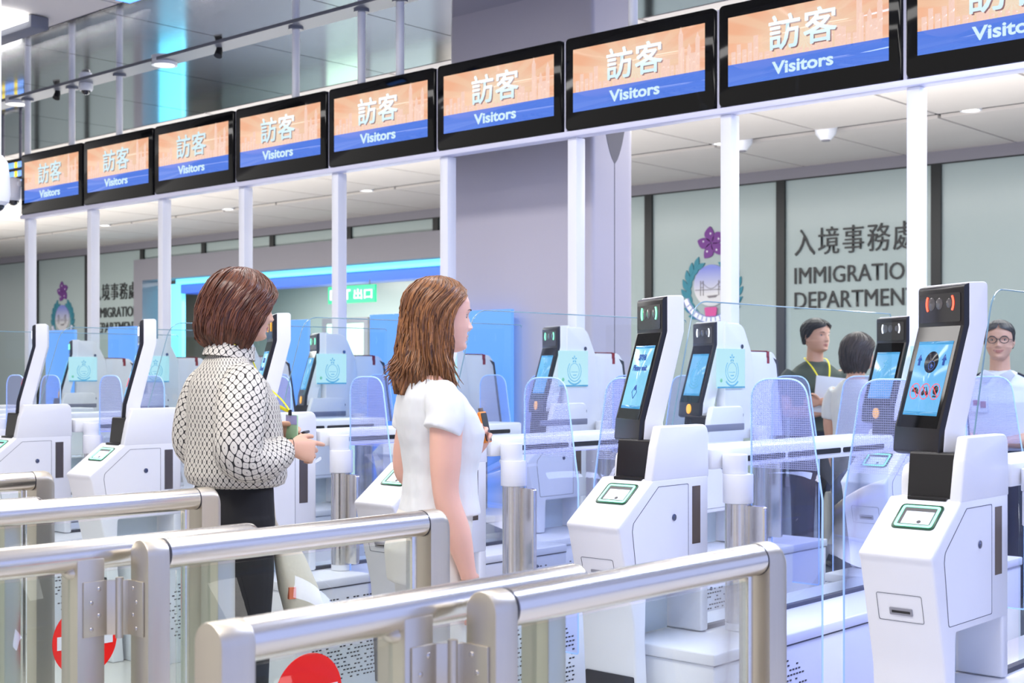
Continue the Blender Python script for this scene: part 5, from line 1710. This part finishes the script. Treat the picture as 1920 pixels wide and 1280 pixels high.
def fold_rings(rs, amp, f1, f2, ph):
    out = []
    for i, r in enumerate(rs):
        row = []
        n = len(r)
        cx = sum(p[0] for p in r) / n; cy = sum(p[1] for p in r) / n; cz = sum(p[2] for p in r) / n
        for k, p in enumerate(r):
            g = 1 + amp * (math.sin(k / n * 2 * PI * f1 + i * 0.22 + ph) * 0.6 + math.sin(k / n * 2 * PI * f2 - i * 0.15 + ph * 2) * 0.4)
            row.append((cx + (p[0] - cx) * g, cy + (p[1] - cy) * g, cz + (p[2] - cz) * g))
        out.append(row)
    return out
tmp = MB(); rg = torso(tmp, BT, 96, sub=5)
bl.loft(fold_rings(rg, 0.018, 5, 9, 0.3), uv=(46, 17))


def sleeve(mb, pts, rad, uvs, seg=48, sq=0.0):
    P = [Vector(p) for p in pts]; out, rs = [], []
    n = len(P)
    for i in range(n - 1):
        p0, p1, p2, p3 = P[max(i - 1, 0)], P[i], P[i + 1], P[min(i + 2, n - 1)]
        for k in range(8 if i < n - 2 else 9):
            t_ = k / 8
            out.append(0.5 * ((2 * p1) + (p2 - p0) * t_ + (2 * p0 - 5 * p1 + 4 * p2 - p3) * t_ * t_ + (3 * p1 - 3 * p2 + p3 - p0) * t_ ** 3))
            rs.append(rad[i] + (rad[i + 1] - rad[i]) * (t_ * t_ * (3 - 2 * t_)))
    rings, prev = [], None
    for i, p in enumerate(out):
        tg = (out[min(i + 1, len(out) - 1)] - out[max(i - 1, 0)]).normalized()
        if prev is None: a = tg.cross(Vector((0, 1, 0))).normalized()
        else: a = (prev - tg * prev.dot(tg)).normalized()
        prev = a; b2 = tg.cross(a)
        rings.append([tuple(p + (a * math.cos(2 * PI * k / seg) + b2 * math.sin(2 * PI * k / seg)) * rs[i]) for k in range(seg)])
    mb.loft(fold_rings(rings, 0.05, 3, 5, 1.0), uv=uvs)


bls = bl.build('blouse', M_BLOUSE, w1, smooth=70)
s1 = MB()
sleeve(s1, [(0.118, -0.026, 1.318), (0.172, -0.040, 1.268), (0.208, -0.068, 1.17), (0.226, -0.078, 1.065), (0.190, 0.01, 1.040), (0.150, 0.098, 1.062), (0.138, 0.124, 1.070), (0.133, 0.136, 1.074)], [0.060, 0.080, 0.082, 0.080, 0.074, 0.060, 0.036, 0.033], (17, 20))
s1.build('sleeve', M_BLOUSE, w1, smooth=70)
s2 = MB()
sleeve(s2, [(-0.118, -0.026, 1.318), (-0.175, -0.040, 1.262), (-0.208, -0.060, 1.17), (-0.215, -0.055, 1.07), (-0.15, 0.05, 1.068), (-0.085, 0.125, 1.098), (-0.07, 0.140, 1.105)], [0.060, 0.078, 0.078, 0.074, 0.068, 0.052, 0.034], (17, 19))
s2.build('sleeve', M_BLOUSE, w1, smooth=70)
cl = MB()
cr = []
for k, z, dy in ((1.00, 1.368, 0), (1.04, 1.40, 0.0), (1.10, 1.428, 0.004), (1.20, 1.405, -0.006), (1.26, 1.382, -0.010)):
    cr.append([(p[0] * k, dy - 0.012 + p[1] * k, z + 0.012 * (-p[1] / 0.07)) for p in ring_xy(0, 0, 0, 0.070, 0.068, 60)])
cl.loft(cr, caps=False, uv=(20, 4))
cl.build('collar', M_BLOUSE, w1, smooth=70)
tr = MB()
torso(tr, [(0.74, 0.0, 0.178, 0.128, 0.118), (0.84, -0.004, 0.182, 0.136, 0.120), (0.93, 0.0, 0.168, 0.124, 0.116), (1.0, 0.0, 0.150, 0.11, 0.11)])
for s in (-1, 1):
    tpl(tr, [(s * 0.088, 0, 0.84), (s * 0.094, 0.0, 0.68), (s * 0.094, 0.0, 0.46), (s * 0.094, -0.004, 0.25), (s * 0.094, -0.008, 0.05)], [0.102, 0.096, 0.084, 0.080, 0.080], 24)
remesh(tr, 'trousers', M_BLACKCLOTH, w1, 0.006, 3)
fs = MB()
for s in (-1, 1): shoe(fs, s * 0.094, 0.01)
fs.build('shoes', M_SHOEB, w1, smooth=50)
M_HAIR1 = hair_mat('chestnut_bob_hair', (58, 30, 22), (128, 78, 54), 40, 0.28)
T1 = [(-0.038, 0.070, 0.092, 0.060, 66), (-0.030, 0.086, 0.112, 0.074, 62), (-0.005, 0.100, 0.130, 0.086, 58), (0.03, 0.108, 0.138, 0.096, 54), (0.07, 0.111, 0.140, 0.106, 48), (0.11, 0.109, 0.134, 0.114, 36),
      (0.14, 0.106, 0.126, 0.116, 24), (0.165, 0.100, 0.117, 0.110, 10), (0.190, 0.086, 0.100, 0.094, 1), (0.212, 0.064, 0.076, 0.070, 0.5), (0.226, 0.038, 0.046, 0.042, 0.3), (0.233, 0.006, 0.008, 0.007, 0.2)]
hair_shell(w1, MH1, T1, M_HAIR1, 9, 0.004, 220, 0.012, 0.006, 0.0038)
MB().tube([(0.128 + 0.029 * math.cos(a) * 0.95, 0.149 + 0.004 * math.sin(a), 1.078 + 0.030 * math.sin(a)) for a in [2 * PI * k / 24 for k in range(25)]], 0.0011, 6, caps=False).build('hair_tie', M_BLACK, w1)

# lanyard with badge, phone and tote of the woman in the blouse
t = prop('lanyard_badge', (0.02, 0.16, 1.14), W1, 'yellow lanyard with a green and lilac badge worn over the patterned blouse', 'badge')
I0 = Matrix.Translation((-0.02, -0.16, -1.14))
ln = MB()
pts = [(0.045, 0.184, 1.200), (0.022, 0.162, 1.240), (0.012, 0.100, 1.30), (0.036, 0.050, 1.372), (0.070, 0.012, 1.408), (0.072, -0.035, 1.432), (0.042, -0.066, 1.442), (0.0, -0.076, 1.444), (-0.042, -0.066, 1.442), (-0.08, -0.02, 1.425), (-0.08, 0.06, 1.36), (-0.05, 0.13, 1.25), (0.02, 0.174, 1.205), (0.045, 0.184, 1.200)]
tpl(ln, pts, [0.006] * len(pts), 8, flat=0.3)
xf(ln, I0).build('band', M_YELLOW, t)
bd = xf(MB().prism(rpoly([(0.005, 1.095), (0.097, 1.095), (0.097, 1.185), (0.005, 1.185)], 0.004), 'y', 0.188, 0.192), I0)
bd.build('badge_card', mat('pale_green_badge', (176, 220, 178), 0.3), t)
xf(MB().prism([(0.007, 1.152), (0.095, 1.152), (0.095, 1.183), (0.007, 1.183)], 'y', 0.1872, 0.1928), I0).build('badge_header', mat('lilac_badge_header', (170, 168, 226), 0.3), t)
xf(MB().box(0.040, 0.054, 0.180, 0.189, 1.183, 1.203), I0).build('clip', M_BLACK, t, bevel=0.002)
t = prop('phone', (0.0, 0.215, 1.10), W1, 'black phone between the hands of the woman in the patterned blouse', 'phone')
xf(MB().prism(rpoly([(-0.036, -0.060), (0.036, -0.060), (0.036, 0.06), (-0.036, 0.06)], 0.008), 'z', -0.0045, 0.0045), Matrix.Rotation(math.radians(-40), 4, 'Z') @ Matrix.Rotation(math.radians(25), 4, 'X')).build('body', M_BLACK, t, bevel=0.002)
t = prop('tote_bag', (0.095, 0.175, 0.62), W1, 'cream canvas tote bag hanging beside the woman in black trousers', 'bag')
bg_ = MB()
rows = []
for z, wd, dp in ((-0.13, 0.085, 0.030), (-0.125, 0.09, 0.036), (-0.03, 0.085, 0.045), (0.08, 0.065, 0.035), (0.13, 0.045, 0.02), (0.14, 0.04, 0.012)):
    rows.append([(dp * math.copysign(abs(math.cos(a)) ** 0.7, math.cos(a)), 0.01 + wd * math.copysign(abs(math.sin(a)) ** 0.6, math.sin(a)) * 0.8 - z * 0.30, z) for a in [2 * PI * k / 32 for k in range(32)]])
bg_.loft(fold_rings(rows, 0.03, 3, 7, 0.6)).build('bag_body', mat('cream_canvas', (230, 222, 200), 0.85, bump=0.3, bscale=20), t, smooth=60)
MB().tube([(-0.01, -0.03, 0.13), (-0.09, -0.03, 0.20), (-0.14, -0.02, 0.30), (-0.15, -0.01, 0.46)], 0.006, 8, flat=0.4).build('handle', mat('cream_canvas_strap', (224, 214, 190), 0.85), t)
MB().box(0.030, 0.0440, -0.035, -0.01, -0.06, -0.02).build('print', mat('orange_print', (226, 120, 80), 0.7), t)


# ---- people beyond the gates
def bystander(loc, rz, label, hgt, skin, shirt_m, trouser_m, shoe_m, arms, smile=0.0, male=True, hair=None, head_rz=0.0, shirt_len=0.93, lean=0.0, width=1.0):
    T_ = PM(loc, math.radians(rz))
    t = tag(empty('person', T_.to_translation(), math.radians(rz)), label, 'person')
    k = hgt / 1.70
    MH = Matrix.Translation((0, 0.01, 1.478 * k)) @ Matrix.Rotation(math.radians(head_rz), 4, 'Z') @ Matrix.Scale(1.02, 4)
    b = MB()
    add_head(b, MH, ears=True, smile=smile, male=male, n=56, rows=64)
    tpl(b, [(0, -0.01, 1.52 * k), (0, -0.018, 1.45 * k), (0, -0.026, 1.38 * k), (0, -0.03, 1.28 * k)], [0.054, 0.056, 0.060, 0.06], 20)
    wd = width
    torso(b, [(0.86 * k, 0, 0.15 * wd, 0.10, 0.10), (1.05 * k, 0, 0.145 * wd, 0.10, 0.105), (1.22 * k, 0, 0.165 * wd, 0.11, 0.112), (1.33 * k, -0.01, 0.145 * wd, 0.07, 0.06), (1.395 * k, -0.02, 0.07, 0.05, 0.045)], 32)
    for s in (-1, 1):
        A = arms[s]
        tpl(b, [Vector(p) * 1.0 for p in A['p']], A['r'], 18)
        hand(b, A['h'], A.get('side', s), A.get('c', (0.4, 0.45, 0.5, 0.55)), (0.5, 0.3))
        tpl(b, [(s * 0.09, 0, 0.90 * k), (s * 0.094, 0, 0.68 * k), (s * 0.092, 0.005, 0.47 * k), (s * 0.092, -0.01, 0.28 * k), (s * 0.092, -0.02, 0.07)], [0.074, 0.078, 0.06, 0.054, 0.038], 18)
    remesh(b, 'body', [skin, M_LIPS2], t, 0.0048, 2, lips_of(MH, smile))
    face_bits(t, MH, smile, male)
    sh = MB()
    torso(sh, [(shirt_len * k, 0, 0.172 * wd, 0.125, 0.125), (1.05 * k, 0, 0.165 * wd, 0.118, 0.125), (1.22 * k, 0, 0.180 * wd, 0.128, 0.130), (1.32 * k, -0.01, 0.178 * wd, 0.106, 0.098), (1.375 * k, -0.02, 0.120 * wd, 0.076, 0.066), (1.41 * k, -0.024, 0.072, 0.060, 0.058)], 40)
    for s in (-1, 1):
        P = [Vector(p) for p in arms[s]['p']][:3]
        q = P[1] + (P[2] - P[1]) * arms[s].get('sl', 0.75)
        tpl(sh, [P[0] * 1.0, P[1], q], [0.070, 0.070, 0.064], 22)
    remesh(sh, 'shirt', shirt_m, t, 0.007, 3)
    tr = MB()
    torso(tr, [(0.76 * k, 0, 0.172, 0.122, 0.112), (0.86 * k, 0, 0.172 * wd, 0.126, 0.115), (0.99 * k, 0, 0.155 * wd, 0.112, 0.115)], 32)
    for s in (-1, 1):
        tpl(tr, [(s * 0.09, 0, 0.86 * k), (s * 0.095, 0, 0.68 * k), (s * 0.095, 0, 0.46 * k), (s * 0.095, -0.004, 0.25 * k), (s * 0.095, -0.008, 0.05)], [0.10, 0.096, 0.082, 0.076, 0.076], 20)
    remesh(tr, 'trousers', trouser_m, t, 0.008, 2)
    fs = MB()
    for s in (-1, 1): shoe(fs, s * 0.095, 0.01)
    fs.build('shoes', shoe_m, t, smooth=50)
    if hair: hair(t, MH)
    return t, T_, MH


M_HAIRBLK = hair_mat('short_black_hair', (24, 22, 24), (58, 54, 56), 60, 0.45)
M_HAIRDK = hair_mat('dark_brown_short_hair', (44, 36, 34), (84, 70, 64), 50, 0.4)


def short_hair(t, MH):
    tab = [(0.050, 0.075, 0.090, 0.080, 122), (0.075, 0.077, 0.098, 0.088, 100), (0.10, 0.0785, 0.104, 0.095, 80), (0.125, 0.081, 0.109, 0.103, 69), (0.143, 0.083, 0.111, 0.108, 62), (0.156, 0.084, 0.111, 0.112, 46), (0.168, 0.083, 0.108, 0.113, 16), (0.190, 0.073, 0.095, 0.098, 2),
           (0.210, 0.050, 0.066, 0.062, 0.5), (0.224, 0.026, 0.034, 0.032, 0.3), (0.228, 0.005, 0.006, 0.006, 0.2)]
    hair_shell(t, MH, tab, M_HAIRBLK, 3, 0.002, 90, 0.004, 0.004, 0.003, cols=90)


def crew_cut(t, MH):
    tab = [(0.060, 0.075, 0.092, 0.084, 112), (0.09, 0.077, 0.102, 0.092, 84), (0.125, 0.080, 0.107, 0.099, 70), (0.148, 0.082, 0.108, 0.105, 60), (0.160, 0.081, 0.105, 0.107, 42), (0.176, 0.076, 0.099, 0.100, 6),
           (0.200, 0.060, 0.078, 0.076, 0.5), (0.217, 0.036, 0.046, 0.044, 0.3), (0.226, 0.005, 0.006, 0.006, 0.2)]
    hair_shell(t, MH, tab, M_HAIRBLK, 4, 0.001, 40, 0.003, 0.002, 0.0022, cols=90)


def boy_bob(t, MH):
    tab = [(-0.02, 0.075, 0.088, 0.06, 84), (0.01, 0.086, 0.108, 0.07, 80), (0.05, 0.093, 0.118, 0.08, 76), (0.09, 0.096, 0.122, 0.09, 68), (0.125, 0.096, 0.120, 0.098, 56), (0.150, 0.094, 0.114, 0.102, 34), (0.172, 0.088, 0.106, 0.098, 8),
           (0.195, 0.072, 0.088, 0.082, 1), (0.214, 0.050, 0.062, 0.058, 0.5), (0.228, 0.026, 0.032, 0.03, 0.3), (0.232, 0.005, 0.006, 0.006, 0.2)]
    hair_shell(t, MH, tab, M_HAIRDK, 8, 0.003, 120, 0.010, 0.005, 0.0036, cols=110)


AR = [0.056, 0.054, 0.050, 0.042, 0.043, 0.030, 0.027]
arms_fold = {
    1: {'p': [(0.15, -0.02, 1.31), (0.205, -0.02, 1.24), (0.232, 0.02, 1.12), (0.225, 0.075, 1.06), (0.12, 0.165, 1.06), (-0.02, 0.185, 1.075), (-0.05, 0.182, 1.08)], 'r': AR,
        'h': Matrix.Translation((-0.06, 0.18, 1.08)) @ Matrix.Rotation(math.radians(88), 4, 'Z') @ Matrix.Rotation(math.radians(-80), 4, 'Y'), 'c': (0.5, 0.5, 0.55, 0.55)},
    -1: {'p': [(-0.15, -0.02, 1.31), (-0.205, -0.02, 1.24), (-0.232, 0.02, 1.12), (-0.225, 0.08, 1.08), (-0.12, 0.20, 1.10), (0.03, 0.232, 1.125), (0.06, 0.230, 1.13)], 'r': AR,
         'h': Matrix.Translation((0.07, 0.228, 1.13)) @ Matrix.Rotation(math.radians(-84), 4, 'Z') @ Matrix.Rotation(math.radians(80), 4, 'Y'), 'c': (0.4, 0.4, 0.45, 0.5)}}
_, TM, MHm = bystander((-4.69, 8.30, 0), -128, 'man in dark green T-shirt with folded arms holding a white folder, before the wall lettering', 1.69, M_SKIN3, M_GREENCLOTH, M_NAVYCLOTH, M_SHOEB, arms_fold, hair=short_hair, head_rz=24, width=1.08)
t = prop('folder', (-0.02, 0.215, 1.22), TM, 'white folder with an orange edge held to the chest of the green-shirted man', 'folder')
Q = Matrix.Rotation(math.radians(-6), 4, 'Y')
xf(MB().box(-0.095, 0.115, -0.004, 0.004, -0.17, 0.075), Q).build('cover', mat('white_folder', (222, 226, 234), 0.4), t, bevel=0.002)
xf(MB().box(-0.112, -0.095, -0.005, 0.005, -0.17, 0.075), Q).build('spine', mat('orange_folder_edge', (226, 150, 120), 0.5), t)
t = prop('lanyard', (0, 0.1, 1.30), TM, 'thin yellow lanyard round the neck of the green-shirted man', 'lanyard')
ln = MB(); pts = [(0.06, -0.06, 1.425), (0.078, 0.0, 1.415), (0.062, 0.085, 1.36), (0.03, 0.145, 1.27), (0.0, 0.158, 1.20), (-0.03, 0.145, 1.27), (-0.062, 0.085, 1.36), (-0.078, 0.0, 1.415), (-0.06, -0.06, 1.425), (0, -0.095, 1.43), (0.06, -0.06, 1.425)]
tpl(ln, pts, [0.006] * len(pts), 8, flat=0.3)
xf(ln, Matrix.Translation((0, -0.1, -1.30))).build('band', M_YELLOW, t)
t = prop('wrist_watch', (-0.0, 0.21, 1.12), TM, 'dark wristwatch on the folded arm of the green-shirted man', 'watch')
xf(MB().tube([(0.0, 0.236, 1.1), (0.0, 0.236, 1.1)], 0.01), Matrix()).v
MB().tube([(-0.0115, 0.012, 0.0), (0.0115, 0.016, 0.003)], 0.034, 20).build('band', M_BLACK, t)

hang = lambda s, y=0.02: {'p': [(s * 0.14, -0.02, 1.20), (s * 0.185, -0.02, 1.13), (s * 0.205, -0.02, 1.02), (s * 0.212, -0.01, 0.92), (s * 0.218, 0.02, 0.81), (s * 0.222, 0.05, 0.69), (s * 0.222, 0.055, 0.67)], 'r': AR,
                           'h': Matrix.Translation((s * 0.222, 0.058, 0.67)) @ Matrix.Rotation(math.radians(-86), 4, 'X') @ Matrix.Rotation(math.radians(s * 90), 4, 'Y'), 'side': -s, 'c': (0.35, 0.4, 0.45, 0.5), 'sl': 0.9}
_, TB, _ = bystander((-4.09, 7.76, 0), -14, 'person with short dark hair in white T-shirt seen from behind beyond the gates', 1.55, M_SKIN3, M_WHITECLOTH, M_BLACKCLOTH, M_SHOEW, {1: hang(1), -1: hang(-1)}, hair=boy_bob, male=False, head_rz=-8)
t = prop('tote_bag', (-0.235, 0.075, 0.40), TB, 'beige bag hanging from the hand of the person seen from behind beyond the glass', 'bag')
bg_ = MB(); rows = []
for z, wd, dp in ((-0.17, 0.13, 0.05), (-0.16, 0.135, 0.055), (0.0, 0.13, 0.05), (0.12, 0.115, 0.035), (0.16, 0.11, 0.02)):
    rows.append([(dp * math.copysign(abs(math.cos(a)) ** 0.7, math.cos(a)), wd * math.copysign(abs(math.sin(a)) ** 0.6, math.sin(a)), z) for a in [2 * PI * k / 28 for k in range(28)]])
bg_.loft(rows).build('bag_body', mat('beige_bag', (206, 202, 190), 0.8), t, smooth=60)
MB().tube([(0, -0.06, 0.16), (0, -0.035, 0.24), (0.01, 0, 0.262), (0, 0.035, 0.24), (0, 0.06, 0.16)], 0.007, 8).build('handle', mat('beige_bag_strap', (150, 140, 126), 0.8), t)

arms_front = {}
for s in (-1, 1):
    arms_front[s] = {'p': [(s * 0.15, -0.02, 1.245), (s * 0.205, -0.02, 1.17), (s * 0.235, -0.01, 1.06), (s * 0.232, 0.03, 0.97), (s * 0.15, 0.13, 0.945), (s * 0.055, 0.185, 0.935), (s * 0.04, 0.190, 0.932)], 'r': AR, 'sl': 0.85,
                     'h': Matrix.Translation((s * 0.036, 0.190 + 0.012 * s, 0.93)) @ Matrix.Rotation(math.radians(s * 78), 4, 'Z') @ Matrix.Rotation(math.radians(s * -60), 4, 'Y'), 'c': (0.5, 0.55, 0.6, 0.65)}
to, TO, MHo = bystander((-3.15, 7.67, 0), -165, 'smiling officer with glasses in white uniform shirt at the right edge', 1.615, M_SKIN3, M_UNIFORM, M_NAVYCLOTH, M_SHOEB, arms_front, smile=1.0, hair=crew_cut, head_rz=4, width=1.12)
th = MB()
for k in range(8):
    x = -0.0145 + 0.0041 * k
    y = head_pt(math.asin(x / 0.06) if abs(x) < 0.06 else 0, 0.043)[1]
    th.box(x, x + 0.0038, y - 0.006, y + 0.003, 0.0405 + 8 * x * x, 0.0465 + 8 * x * x)
xf(th, MHo).build('teeth', M_EYEW, to)
gs = MB()
for s in (-1, 1):
    gs.tube([tuple(MHo @ Vector((s * 0.032 + 0.0235 * math.cos(a), 0.099 - 0.004 * abs(math.cos(a)), 0.107 + 0.0185 * math.sin(a)))) for a in [2 * PI * k / 28 for k in range(29)]], 0.0021, 8, caps=False)
    gs.tube([tuple(MHo @ Vector(p)) for p in ((s * 0.056, 0.094, 0.110), (s * 0.073, 0.05, 0.108), (s * 0.076, -0.01, 0.104))], 0.0017, 6)
gs.tube([tuple(MHo @ Vector((x, 0.101, 0.111))) for x in (-0.009, 0, 0.009)], 0.0018, 6)
gs.build('glasses', M_BLACK, to)
cm = MB()
for s in (-1, 1):
    cm.prism([(s * 0.012, 1.315), (s * 0.070, 1.345), (s * 0.098, 1.315), (s * 0.060, 1.265)], 'y', 0.085, 0.100)
cm.build('collar', M_UNIFORM, to, bevel=0.004)
em = MB()
for s in (-1, 1):
    em.prism([(s * 0.10, 0.0), (s * 0.185, -0.02), (s * 0.185, 0.03), (s * 0.10, 0.05)], 'z', 0.0, 0.012)
    
em.v = [(x, y - 0.03, z + 1.318 - 0.5 * (abs(x) - 0.10)) for x, y, z in em.v]
em.build('epaulettes', M_NAVYCLOTH, to, bevel=0.003)
pk = MB().box(0.045, 0.135, 0.128, 0.140, 1.10, 1.19)
pk.build('pocket', M_UNIFORM, to, bevel=0.004)
bdg = MB().box(0.055, 0.085, 0.140, 0.145, 1.125, 1.165).box(0.09, 0.125, 0.140, 0.145, 1.14, 1.17)
bdg.build('badge', mat('crimson_badge', (150, 40, 70), 0.4), to, bevel=0.002)
